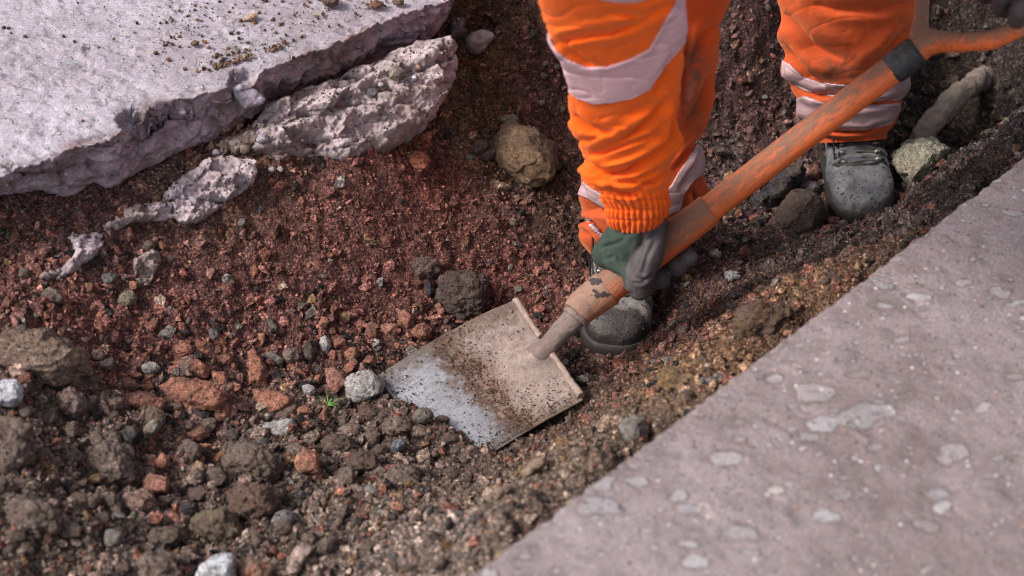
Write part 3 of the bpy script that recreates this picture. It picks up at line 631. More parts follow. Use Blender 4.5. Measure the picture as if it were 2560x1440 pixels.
crust([(590,345),(640,300),(667,258),(720,240),(767,222),(830,196),(892,170),(950,146),(1000,124),(1060,106),(1110,98),(1136,125),(1142,160),(1137,208),(1112,240),(1096,267),(1085,292),(1071,308),(1045,335),(1017,354),(985,378),(930,395),(858,417),(815,405),(787,400),(740,398),(683,402),(630,388)],
      .275, WN, .045, (.40, .325, .325), 'concrete_layer', 'thick pale crumbling concrete layer jutting out beneath the far pavement edge', 'concrete layer', seed=60, amp=1.5)
crust([(520,392),(545,362),(580,338),(615,322),(650,318),(690,345),(725,385),(735,412),(690,420),(650,414),(600,402),(560,405)], .262, WN, .026, (.29, .215, .19), 'concrete_layer', 'brownish crumbling concrete bridging the pale layer and the ragged crust', 'concrete layer', seed=64, amp=1.4)
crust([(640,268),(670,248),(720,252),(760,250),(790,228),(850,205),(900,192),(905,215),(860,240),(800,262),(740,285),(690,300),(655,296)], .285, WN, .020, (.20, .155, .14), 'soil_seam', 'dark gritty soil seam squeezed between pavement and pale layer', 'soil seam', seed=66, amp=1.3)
crust([(340,540),(350,515),(395,500),(420,470),(450,440),(500,410),(540,392),(590,398),(630,410),(641,440),(636,462),(600,482),(575,500),(550,520),(525,540),(490,560),(465,562),(445,556),(435,548),(390,552)],
      .262, WN, .024, (.44, .36, .38), 'concrete_crust', 'ragged white lilac concrete crust clinging to the red wall left of centre', 'concrete crust', seed=70, amp=1.6, hug=True)
crust([(130,590),(138,574),(200,560),(250,548),(262,575),(258,610),(240,640),(205,670),(170,695),(150,712),(140,700),(160,668),(178,640),(172,605)],
      .252, WN, .014, (.44, .36, .38), 'concrete_crust', 'small blotchy concrete crust hanging lowest at the left on the red wall', 'concrete crust', seed=80, amp=1.5, hug=True)
crust([(235,560),(250,540),(290,528),(330,512),(372,512),(400,530),(395,552),(360,560),(320,566),(285,578),(262,590),(245,580)],
      .262, WN, .010, (.34, .27, .26), 'concrete_crust', 'narrow brownish concrete crust linking the ragged one to the lowest one', 'concrete crust', seed=77, amp=1.4, hug=True)
crust([(330,650),(352,640),(380,625),(400,632),(404,660),(385,690),(372,715),(345,722),(335,700)],
      .225, WN, .012, (.30, .23, .21), 'concrete_crust', 'thin brownish concrete crust half buried in the red wall', 'concrete crust', seed=85, hug=True)
crust([(95,690),(118,668),(160,662),(178,672),(160,690),(125,700),(105,700)],
      .235, WN, .014, (.32, .26, .25), 'concrete_crust', 'thin grey sliver of concrete left of the lowest crust', 'concrete crust', seed=86, hug=True)
crust([(1116,60),(1132,42),(1155,48),(1163,68),(1156,92),(1130,102),(1112,95)], .25, (0.2, -.7, .6), .022, (.17, .13, .14), 'concrete_lump', 'dark purple grey lump at the corner of the far pavement', 'lump', seed=87)
crust([(1163,98),(1175,82),(1200,72),(1232,80),(1236,98),(1215,118),(1195,138),(1172,132),(1165,118)], .24, (0.2, -.7, .6), .022, (.33, .25, .23), 'concrete_lump', 'pale pinkish concrete lump jutting from the ochre soil beside the pavement corner', 'lump', seed=88)
crust([(572,222),(600,208),(638,222),(664,246),(664,258),(630,270),(610,275),(590,250)], .362, (0.25, -.7, .65), .012, (.30, .27, .31), 'concrete_chip', 'smooth grey concrete chip loose in the notched pavement edge', 'concrete chip', seed=89, amp=0.35)

# ------------------------------------------------------------------ shovel
def capped_tube(path, rad, m=36, flat=None, warp=0.0, seed=0):
    path = np.asarray(path, float); n = len(path); rad = np.broadcast_to(np.asarray(rad, float), (n,))
    T = np.gradient(path, axis=0); T /= np.linalg.norm(T, axis=1)[:, None]
    u = np.cross(T[0], [0, 0, 1.0]); u = u / np.linalg.norm(u) if np.linalg.norm(u) > 1e-3 else np.array([1.0, 0, 0])
    V = []
    th = np.linspace(0, 2 * math.pi, m, endpoint=False)
    for k in range(n):
        u = u - T[k] * (u @ T[k]); u /= np.linalg.norm(u); w = np.cross(T[k], u); fl = 1 if flat is None else flat[k] if hasattr(flat, '__len__') else flat
        V.append(path[k] + rad[k] * (np.cos(th)[:, None] * u + fl * np.sin(th)[:, None] * w))
    V = np.array(V)
    if warp:
        Nn = V - path[:, None]; Nn /= np.linalg.norm(Nn, axis=-1, keepdims=True) + 1e-9
        V = V + Nn * (warp * fbm(V, 35, 4, 0.6, seed=seed))[..., None]
    F = [tuple(f) for f in grid_faces(n, m, True)]
    Vl = V.reshape(-1, 3); c0, c1 = len(Vl), len(Vl) + 1; Vl = np.concatenate([Vl, path[:1], path[-1:]])
    F += [(c0, (j + 1) % m, j, j) for j in range(m)]; F += [(c1, (n - 1) * m + j, (n - 1) * m + (j + 1) % m, (n - 1) * m + (j + 1) % m) for j in range(m)]
    return Vl, F
def poly_mesh(name, V, F, smooth=True, col=None, autos=None):
    me = bpy.data.meshes.new(name); me.from_pydata([tuple(v) for v in V], [], [tuple(dict.fromkeys(int(i) for i in f)) for f in F]); me.validate()
    bm = bmesh.new(); bm.from_mesh(me); bmesh.ops.recalc_face_normals(bm, faces=bm.faces)
    if autos:
        for e in bm.edges:
            if len(e.link_faces) == 2 and e.calc_face_angle(0) > autos: e.smooth = False
    bm.to_mesh(me); bm.free(); me.polygons.foreach_set('use_smooth', [smooth] * len(me.polygons))
    if col is not None: set_col(me, col)
    return me
def px2m(px, P): return px * depth(P) / FPX
def shaft_z(x): return 0.155 + 0.36 * (x - 1476) / 784
def SP(px, py): return at_z(px, py, shaft_z(px))
def tube_part(name, pts, m, mat, parent, warp=0.0, n=40, seed=0, zf=None, flat=None, label=None, dirt=0.0):
    """pts: (px, py, z or None, radius in photo pixels)"""
    P = []; r = []
    for a, b, z, rp in pts:
        p = at_z(a, b, shaft_z(a) if z is None else z); P.append(p); r.append(px2m(rp, p))
    q = resample(np.concatenate([np.array(P), np.array(r)[:, None]], 1), n) if len(P) < n else np.concatenate([np.array(P), np.array(r)[:, None]], 1)
    V, F = capped_tube(q[:, :3], q[:, 3], m, flat, warp, seed)
    pp = proj(V); col = np.zeros((len(V), 3)); Nn = V[:n * m].reshape(n, m, 3) - q[:, None, :3]; Nn /= np.linalg.norm(Nn, axis=-1, keepdims=True) + 1e-9
    col[:n * m, 0] = (dirt + 0.55 * np.clip(Nn[..., 2], -0.2, 1) - 0.15).ravel()      # mud lies on the upper side
    if name == 'socket':
        wob = fbm(V, 150, 4, seed=3) * 13
        for ex, ey, ea, eb in ((1489, 703, 17, 8), (1502, 738, 19, 8), (1488, 728, 7, 5)): col[:, 1] = np.maximum(col[:, 1], (np.hypot((pp[:, 0] - ex) / ea, (pp[:, 1] - ey) / eb) + wob / 12 < 1) * 1.0)
    ob = link(name, poly_mesh(name, V, F, True, col, 0.9), mat, parent)
    if label: ob['label'] = label
    return ob
A_, B_, C_, D_ = at_z(1288, 750, .115), at_z(1458, 1000, .085), at_z(1192, 1150, .018), at_z(938, 938, .040)
shovel = tag(empty('shovel', (C_ + D_) / 2), 'long orange shovel with a muddy steel blade, held diagonally across the trench', 'shovel')
def build_blade():
    nu, nv = 110, 120; u = np.linspace(0, 1, nu)[:, None]; v = np.linspace(0, 1, nv)[None, :]
    e = lambda a: np.asarray(a)[None, None, :]
    P = e(A_) * ((1 - u) * (1 - v))[..., None] + e(B_) * (u * (1 - v))[..., None] + e(C_) * (u * v)[..., None] + e(D_) * ((1 - u) * v)[..., None]
    N = np.cross(B_ - A_, D_ - A_); N /= np.linalg.norm(N); N = N if N[2] > 0 else -N
    dish = -0.027 * (1 - (2 * u - 1) ** 2) + 0.006 * np.sin(v * math.pi) - 0.006 * v ** 2
    P = P + N * (dish * np.ones_like(u * v))[..., None]
    bow = (C_ - B_) / np.linalg.norm(C_ - B_); P = P + bow * (0.008 * (1 - (2 * u - 1) ** 2) * v)[..., None]
    out = (A_ - B_) / np.linalg.norm(A_ - B_); P = P + out * (0.0025 * np.sin(math.pi * v) * (1 - 2 * u))[..., None]
    mud = np.clip(fbm(P, 18, 4, 0.6, seed=101) + 0.15, 0, 1) * 0.004 * sstep(0.75, 0.3, v * np.ones_like(u)) + 0.0008 * fbm(P, 90, 3, seed=102)
    mudup = 0.008 * sstep(0.86, 1.0, u * np.ones_like(v)) * 0
    mud = mud + 0.026 * np.exp(-((np.abs((u - .46) * .28 / .030)) ** 2.4 + ((v - .02) * .30 / .060) ** 2)) + .004 * np.clip(fbm(P, 30, 3, seed=104), 0, 1) * sstep(.93, 1, u * np.ones_like(v)) 
    top = P + N * (0.0012 + mud + mudup)[..., None]; bot = P - N * 0.0022
    V = np.concatenate([top.reshape(-1, 3), bot.reshape(-1, 3)]); F = grid_faces(nu, nv); n = nu * nv
    b = [i * nv for i in range(nu)] + [(nu - 1) * nv + j for j in range(1, nv)] + [i * nv + nv - 1 for i in range(nu - 2, -1, -1)] + [j for j in range(nv - 2, 0, -1)]
    rim = [(b[k], b[(k + 1) % len(b)], b[(k + 1) % len(b)] + n, b[k] + n) for k in range(len(b))]
    F = np.concatenate([F, F[:, ::-1] + n, np.array(rim)])
    me = fast_mesh('blade', V, F, True)
    bm = bmesh.new(); bm.from_mesh(me); bmesh.ops.recalc_face_normals(bm, faces=bm.faces); bm.to_mesh(me); bm.free()
    uv = np.zeros((len(V), 3)); uv[:, 0] = np.tile(np.repeat(u.ravel(), nv), 2); uv[:, 1] = np.tile(np.tile(v.ravel(), nu), 2)
    uv[:, 2] = uv[:, 0]; uv[:, 0] = np.minimum(uv[:, 0], 1 - uv[:, 0]) * 1.2
    set_col(me, uv, 'zone'); link('blade', me, M_BLADE, shovel)
    return N
BN = build_blade()
def world_tube(name, P, r, mat, parent, n=30, m=20, warp=0, seed=0, dirt=0.3, flat=None):
    q = resample(np.array(P), n); rr = np.interp(np.linspace(0, 1, n), np.linspace(0, 1, len(np.atleast_1d(r))), np.atleast_1d(r)) if hasattr(r, '__len__') else np.full(n, r)
    V, F = capped_tube(q, rr, m, flat, warp, seed); col = np.zeros((len(V), 3)); col[:, 0] = dirt
    return link(name, poly_mesh(name, V, F, True, col, 0.9), mat, parent)
neckA = A_ * 0.62 + B_ * 0.38; neckB = A_ * 0.44 + B_ * 0.56
world_tube('tread', [A_ + BN * .002, A_ * .8 + B_ * .2 - BN * .001, neckA + BN * .001], [.0060, .0048, .0045], M_TREAD, shovel, warp=.004, seed=4)
world_tube('tread', [neckB + BN * .001, A_ * .25 + B_ * .75 - BN * .001, A_ * .03 + B_ * .97 + BN * .003], [.0045, .0048, .006], M_TREAD, shovel, warp=.004, seed=5)
blade_mid = (A_ + B_) / 2 * 0.80 + (C_ + D_) / 2 * 0.20
def neck():
    p0 = at_z(1322, 908, .052); pts = [(p0, 28), (at_z(1338, 894, .070), 33), (at_z(1352, 882, .084), 30), (at_z(1372, 864, .095), 27), (at_z(1400, 832, .115), 27), (at_z(1432, 800, .138), 29), (at_z(1446, 784, .145), 31)]
    q = spline(np.array([(*p, px2m(r, p)) for p, r in pts]), 46)
    V, F = capped_tube(q[:, :3], q[:, 3], 36, None, 0.0035, 6); col = np.zeros((len(V), 3)); col[:, 0] = .35; return link('neck', poly_mesh('neck', V, F, True, col), M_NECK, shovel)
neck()
tube_part('socket', [(1436, 786, .146, 34), (1447, 776, .149, 41), (1462, 762, .153, 43), (1490, 741, None, 46), (1512, 724, None, 47), (1518, 719, None, 46), (1523, 715, None, 41)], 44, M_SOCKET, shovel, .0022, 40, 7, dirt=.45)
world_tube('weld_collar', [at_z(1437, 797, .140), at_z(1444, 788, .144)], [.024, .0225], M_NECK, shovel, 8, 36, .002, 3, .2)
tube_part('grip_sleeve', [(1510, 726, None, 42), (1560, 687, None, 43), (1640, 626, None, 42), (1755, 538, None, 41), (1771, 525.5, None, 41), (1776, 521.7, None, 38.5)], 48, M_SHAFT, shovel, .0008, 90, 8, dirt=.24)
tube_part('shaft', [(1750, 541.5, None, 35), (1770, 526, None, 35), (2010, 340, None, 35.5), (2262, 150, None, 36.5)], 48, M_SHAFT, shovel, .0005, 160, 9, dirt=.02)
tube_part('tape', [(2228, 176, None, 37), (2232, 173, None, 39.5), (2262, 150, None, 41), (2290, 129, None, 40.5), (2296, 124.5, None, 36)], 40, M_TAPE, shovel, .003, 34, 10)

# union of tapered capsules turned into one smooth surface
def capsule_soup(chains, m=16):
    Vs = []; Fs = []; off = 0
    for ch in chains:                       # each chain: list of (point, radius)
        ch = [(np.asarray(p, float), r) for p, r in ch]
        for (p, r), (q, s) in zip(ch[:-1], ch[1:]):
            d = q - p; L = np.linalg.norm(d) + 1e-9; d /= L; path = []; rad = []
            for a in np.linspace(math.pi / 2 * 0.97, 0, 6): path.append(p - d * r * math.sin(a)); rad.append(r * math.cos(a))
            for a in np.linspace(0, math.pi / 2 * 0.97, 6): path.append(q + d * s * math.sin(a)); rad.append(s * math.cos(a))
            path = np.array(path); rad = np.array(rad); u = np.cross(d, [0.3, 0.2, 0.9]); u /= np.linalg.norm(u); w = np.cross(d, u)
            th = np.linspace(0, 2 * math.pi, m, endpoint=False)
            V = path[:, None] + rad[:, None, None] * (np.cos(th)[None, :, None] * u + np.sin(th)[None, :, None] * w)
            n = len(path); F = [tuple(f + off) for f in grid_faces(n, m, True)]
            Vs.append(V.reshape(-1, 3)); F += [tuple(off + j for j in range(m))[::-1], tuple(off + (n - 1) * m + j for j in range(m))]; Fs += F; off += n * m
    return np.concatenate(Vs), Fs
def fuse(name, V, F, voxel=0.0025, smooth=6):
    me = bpy.data.meshes.new(name); me.from_pydata([tuple(v) for v in V], [], [tuple(dict.fromkeys(int(i) for i in f)) for f in F])
    bm = bmesh.new(); bm.from_mesh(me); bmesh.ops.recalc_face_normals(bm, faces=bm.faces); bm.to_mesh(me); bm.free()
    o = bpy.data.objects.new('temporary', me); COL.objects.link(o)
    r = o.modifiers.new('r', 'REMESH'); r.mode = 'VOXEL'; r.voxel_size = voxel
    s = o.modifiers.new('s', 'SMOOTH'); s.factor = 0.5; s.iterations = smooth
    out = evaluated(o); bpy.data.objects.remove(o); bpy.data.meshes.remove(me); out.name = name
    out.polygons.foreach_set('use_smooth', [True] * len(out.polygons)); return out
def yoke():
    c = lambda a, b, r, dz=0.0: ((lambda p: (p, px2m(r, p)))(at_z(a, b, shaft_z(a) + dz)))
    ch = [[c(2270, 144, 33), c(2302, 120, 33)],
          [c(2296, 118, 30), c(2350, 104, 28), c(2410, 106, 25), c(2480, 100, 25), c(2550, 70, 24), c(2610, 30, 23), c(2640, -8, 22)],
          [c(2296, 112, 28), c(2302, 50, 20), c(2306, 0, 18), c(2330, -80, 20), (at_z(2385, -180, .60), .014), (at_z(2420, -225, .63), .014)],
          [c(2305, 100, 22), c(2330, 90, 20), c(2355, 100, 20)], [c(2300, 80, 20), c(2318, 85, 16), c(2330, 95, 16)]]
    V, F = capsule_soup(ch); me = fuse('yoke', V, F, .003, 5); v = verts_np(me); nn = norms_np(me)
    set_col(me, np.stack([0.02 + 0.5 * np.clip(nn[:, 2], -.3, 1), 0 * nn[:, 0], 0 * nn[:, 0]], -1)); link('yoke', me, M_SHAFT, shovel)
    V, F = capsule_soup([[(at_z(2640, -8, .69), .017), (at_z(2420, -225, .63), .017)]]); me = fuse('grip', V, F, .003, 3); set_col(me, np.zeros((len(me.vertices), 3))); link('grip', me, M_SHAFT, shovel)
yoke()

# ------------------------------------------------------------------ person
hipy = 0.40
person = tag(empty('person', tuple(at_z(1800, 700, 0))), 'worker in dirty orange reflective clothing and boots bending over to dig with a shovel', 'person')
def loft(st, n, m):
    """stations: Lx,Ly,Rx,Ry,z,depth ratio,sag px -> grid of vertices whose outline follows the photo"""
    q = spline(np.array(st, float), n); th = np.linspace(0, 2 * math.pi, m, endpoint=False); V = np.empty((n, m, 3))
    for k in range(n):
        lx, ly, rx, ry, z, ra, sag = q[k]; c = at_z((lx + rx) / 2, (ly + ry) / 2, z); dp = depth(c)
        a = at_depth(rx, ry, dp) - at_depth((lx + rx) / 2, (ly + ry) / 2, dp)
        b = -FWD * np.linalg.norm(a) * ra - UP * (sag * dp / FPX)
        V[k] = c + np.cos(th)[:, None] * a + np.sin(th)[:, None] * b
    return V
def folds(V, N, lines):
    px = proj(V); D = np.zeros(V.shape[:-1])
    for poly, w, a in lines:
        d, fr = seg_dist(px, poly); tp = np.sqrt(np.clip(np.sin(math.pi * np.clip(fr, 0.01, 0.99)), 0, 1))
        D += tp * a * (-1.45 * np.exp(-(d / (.8 * w)) ** 1.25) + 0.55 * np.exp(-((d - 2.1 * w) / (1.3 * w)) ** 2))
    return D
def cloth(name, st, n, m, lines, mat, parent, dirtf=None, bands=(), band_mat=None, extra=None, wrinkle=0.004, seed=0, outx=1):
    V = loft(st, n, m); c = V.mean(1, keepdims=True); N = V - c; N -= 0; N /= np.linalg.norm(N, axis=-1, keepdims=True)
    D = folds(V, N, lines)
    th = np.linspace(0, 2 * math.pi, m, endpoint=False)
    q = np.stack([V[..., 0] * 7, V[..., 1] * 7, V[..., 2] * 15 + 0.5 * np.sin(th)[None]], -1)
    D = D * 1.45 + wrinkle * .75 * fbm(q * .6, 1.0, 2, 0.4, seed=seed) + 0.0012 * fbm(V, 32, 3, seed=seed + 1); rd = 1 - np.abs(perlin(np.stack([V[..., 0] * 9 + V[..., 2] * 7, V[..., 1] * 9, V[..., 2] * 17 - V[..., 0] * 8], -1) + seed)) * 1.6; D -= (.0030 if name == 'sleeve' else .0014) * np.clip(rd, 0, 1) ** 7; rd = 1 - np.abs(perlin(np.stack([V[..., 0] * 16 - V[..., 2] * 12, V[..., 1] * 12, V[..., 2] * 26 + V[..., 0] * 15], -1) + seed + 5)) * 1.6; D -= (.0010 if name == 'sleeve' else .0004) * np.clip(rd, 0, 1) ** 10
    if extra is not None: D += extra(V, proj(V), np.linspace(0, 1, n)[:, None], th[None])
    V = V + N * D[..., None]; N2 = normals_of(V.reshape(-1, 3), n, m); s = np.sign((N2 * N).sum(-1).mean()); N2 = N2 * s
    px = proj(V); col = np.zeros((n, m, 3))
    if dirtf is not None: col[..., 0] = np.clip(dirtf(px, V), 0, 1)
    cre = np.clip(-D / 0.02, 0, 1)
    me = fast_mesh(name, V, grid_faces(n, m, True), True, col.reshape(-1, 3))
    bm = bmesh.new(); bm.from_mesh(me); bmesh.ops.recalc_face_normals(bm, faces=bm.faces); bm.to_mesh(me); bm.free()
    o = link(name, me, mat, parent)
    fc = grid_faces(n, m, True); pc = px.reshape(-1, 2); Vf = V.reshape(-1, 3); Nf = N2.reshape(-1, 3)
    for poly in bands:
        ins = in_poly(pc, poly); sel = fc[ins[fc].all(1)]
        if not len(sel): continue
        d, _ = seg_dist(pc, poly, True)
        top = Vf + Nf * 0.0020; low = Vf - Nf * 0.001; e = {}
        for f4 in sel:
            for k in range(4):
                a, b = int(f4[k]), int(f4[(k + 1) % 4]); e.pop((b, a), None) if (b, a) in e else e.__setitem__((a, b), 1)
        rim = np.array([(b, a, a + len(Vf), b + len(Vf)) for a, b in e], int)
        F = np.concatenate([sel, rim]); VV = np.concatenate([top, low]); used = np.unique(F); mp = -np.ones(len(VV), int); mp[used] = np.arange(len(used))
        par = np.arange(len(VV))
        def root(i):
            while par[i] != i: par[i] = par[par[i]]; i = par[i]
            return i
        for f4 in F:
            r0 = root(f4[0])
            for q_ in f4[1:]:
                r1 = root(q_)
                if r1 != r0: par[r1] = r0
        lab = np.array([root(f4[0]) for f4 in F])
        cb = np.zeros((len(VV), 3)); st_ = (np.exp(-((d - 9) / 2.2) ** 2) * 0.75 + np.exp(-((d - 16) / 1.8) ** 2) * 0.35) * (.6 + .4 * np.sin(pc[:, 0] * 1.3 + pc[:, 1] * 1.1)) + .35 * np.clip(1 - d / 4, 0, 1); cb[:len(Vf), 1] = st_
        for L_ in np.unique(lab):
            Fl = F[lab == L_]
            if len(Fl) < 60: continue
            used = np.unique(Fl); mp = -np.ones(len(VV), int); mp[used] = np.arange(len(used))
            me2 = fast_mesh('reflective_band', VV[used], mp[Fl], True, cb[used])
            bm = bmesh.new(); bm.from_mesh(me2); bmesh.ops.recalc_face_normals(bm, faces=bm.faces); bm.to_mesh(me2); bm.free()
            link('reflective_band', me2, {'sleeve': M_BAND}.get(name, M_BAND_D), o)
    return o, V
# --- trousers
def lz1(y): return 0.06 + (625 - y) / 1121
def lz2(y): return 0.09 + (350 - y) / 1121
leg1 = [(1490,-420,1900,-420),(1480,-200,1868,-200),(1500,0,1830,0),(1500,60,1801,60),(1500,125,1796,125),(1492,250,1779,250),(1480,335,1756,335),(1466,395,1757,375),(1453,430,1760,430),(1449,490,1776,487),(1462,535,1776,530),(1452,565,1765,560),(1452,600,1735,595),(1476,632,1705,620),(1490,646,1690,632)]
leg1 = [(a, b, c, d, lz1((b + d) / 2), .85 if b < 300 else .72, 10) for a, b, c, d in leg1]
f1 = [([(1448,455),(1480,520),(1540,540)], 8, .008), ([(1452,548),(1480,560),(1520,600)], 6, .009), ([(1460,575),(1500,625),(1560,640)], 6, .007), ([(1760,340),(1735,420),(1700,470)], 7, .007), ([(1733,480),(1745,520)], 5, .006),
      ([(1790,60),(1750,100),(1720,180)], 12, .008), ([(1786,180),(1750,260),(1715,330)], 14, .008), ([(1720,60),(1712,150),(1708,300)], 9, .006), ([(1755,350),(1720,380),(1690,420)], 7, .007)]
o_l1, VL1 = cloth('trousers', leg1, 420, 460, f1, M_TROUSER, person, lambda p, V: 0.95 * np.exp(-((p[..., 0] - 1728) / 34) ** 2) * sstep(60, 150, p[..., 1]) * sstep(400, 250, p[..., 1]) + 0.45 * sstep(380, 520, p[..., 1]) + .15,
    [[(1436,443),(1470,462),(1510,487),(1600,500),(1671,470),(1712,400),(1738,362),(1760,350),(1775,392),(1772,428),(1738,450),(1710,488),(1702,525),(1667,538),(1600,548),(1510,521),(1479,502),(1436,482)],
     [(1462,545),(1478,548),(1508,580),(1550,600),(1550,630),(1500,596),(1474,572)]], M_BAND_D, None, .012, 110)
leg2 = [(1930,-420,2350,-420),(1932,-200,2320,-200),(1947,0,2290,0),(1952,50,2287,50),(1951,96,2281,96),(1966,137,2275,137),(1970,187,2268,187),(1990,218,2268,222),(1998,236,2254,240),(1994,262,2243,266),(1993,287,2241,284),(2004,300,2236,300),(2022,318,2228,314),(2034,334,2219,326),(2046,357,2218,346)]
leg2 = [(a, b, c, d, lz2((b + d) / 2), .80 if b < 200 else .70, 6) for a, b, c, d in leg2]
f2 = [([(1960,110),(2010,190),(2070,215)], 13, .010), ([(1985,205),(2040,235),(2120,232),(2240,210)], 9, .010), ([(2000,300),(2080,326),(2160,330),(2235,300)], 6, .007), ([(1955,30),(2020,110),(2110,150)], 18, .009),
      ([(2030,10),(2090,22),(2200,24),(2270,5)], 12, .007), ([(2270,70),(2220,140),(2160,180)], 14, .008), ([(2240,245),(2200,258),(2100,270)], 7, .006), ([(2050,345),(2120,352),(2215,335)], 6, .004)]
o_l2, VL2 = cloth('trousers', leg2, 420, 460, f2, M_TROUSER, person, lambda p, V: 0.42 + 0.5 * np.exp(-(((p[..., 0] - 2100) / 60) ** 2 + ((p[..., 1] - 190) / 40) ** 2)),
    [[(1955,150),(1975,158),(2010,190),(2055,206),(2120,212),(2190,205),(2240,192),(2285,180),(2285,232),(2262,240),(2240,252),(2190,252),(2120,250),(2050,236),(2010,228),(1975,205),(1955,190)],
     [(1985,250),(2010,238),(2060,256),(2120,262),(2190,262),(2250,256),(2250,275),(2240,292),(2225,312),(2180,324),(2100,326),(2050,322),(2010,296),(1985,290)]], M_BAND_D, None, .010, 120)
# --- right sleeve
def az(y): return 0.29 + (555 - y) / 1121 * 1.05
arm = [(1360,-420,1700,-420),(1345,-250,1735,-250),(1340,-100,1735,-100),(1349,0,1708,0),(1354,25,1713,30),(1373,79,1719,79),(1383,117,1714,117),(1404,187,1704,187),(1421,250,1699,240),(1425,292,1696,292),(1437,342,1693,342),(1456,375,1691,375),(1455,400,1682,396),(1452,437,1672,421),(1466,466,1671,450),(1500,482,1671,474),(1513,496,1671,490),(1516,520,1671,510),(1519,540,1669,525),(1524,556,1660,542)]
arm = [(a, b, c, d, az((b + d) / 2), .72 if b < 450 else .80, 10 + 22 * float(sstep(430, 520, (b + d) / 2))) for a, b, c, d in arm]
fa = [([(1400,105),(1421,98),(1475,85),(1533,79),(1592,62),(1690,10)], 9, .009), ([(1408,100),(1430,130),(1458,156),(1482,166)], 9, .008), ([(1510,30),(1592,40),(1680,14)], 8, .005),
      ([(1430,285),(1450,305),(1475,325),(1530,333)], 9, .009), ([(1500,372),(1550,352),(1595,326),(1640,285),(1685,230)], 9, .0085), ([(1470,388),(1500,384),(1550,367),(1617,344),(1640,340)], 7, .007),
      ([(1452,398),(1485,425),(1525,436),(1567,429),(1633,394),(1675,352),(1694,285)], 9, .012), ([(1455,440),(1470,462),(1495,478),(1530,486)], 7, .010), ([(1530,470),(1550,482),(1575,486),(1600,478)], 6, .009),
      ([(1636,378),(1600,405),(1550,425),(1500,438)], 7, .005), ([(1693,250),(1682,320),(1660,380)], 9, .006), ([(1384,120),(1400,180),(1415,230)], 9, .004), ([(1688,120),(1660,200),(1640,240)], 10, .005),
      ([(1672,430),(1640,452),(1600,462)], 6, .006), ([(1440,350),(1470,350),(1500,345)], 7, .005), ([(1550,290),(1600,275),(1650,250)], 12, .004), ([(1500,445),(1545,455),(1590,450),(1640,425)], 6, .006)]
def cuff_extra(V, p, s, th):
    y = p[..., 1]; w = sstep(468, 496, y); g = np.abs(np.sin(th * 17 + 0.5 * fbm(np.stack([np.cos(th) * 4 + 0 * s, np.sin(th) * 4 + 0 * s, s * 5 + 0 * th], -1), 1, 2))) ** .7
    seams = sum(np.exp(-((y - (k + 0.0006 * (p[..., 0] - 1595) ** 2 * -1)) / 3.0) ** 2) for k in (500, 524, 549))
    bulge = 0.004 * np.abs(np.sin((y - 500) / 24 * math.pi))
    return w * (0.0050 * g - 0.0026 * seams) 
o_arm, VA = cloth('sleeve', arm, 420, 420, fa, M_SLEEVE, person, lambda p, V: 0.25 * sstep(490, 560, p[..., 1]),
    [[(1340,75),(1373,84),(1390,124),(1421,148),(1467,166),(1517,166),(1571,148),(1621,123),(1646,79),(1690,0),(1698,-60),(1760,-60),(1740,60),(1728,80),(1700,122),(1650,183),(1625,223),(1583,246),(1525,258),(1483,260),(1442,246),(1414,225),(1395,222),(1370,160)],
     [(1450,-60),(1480,-18),(1500,-2),(1540,6),(1590,6),(1640,-10),(1680,-60)]], M_BAND, cuff_extra, .006, 130)
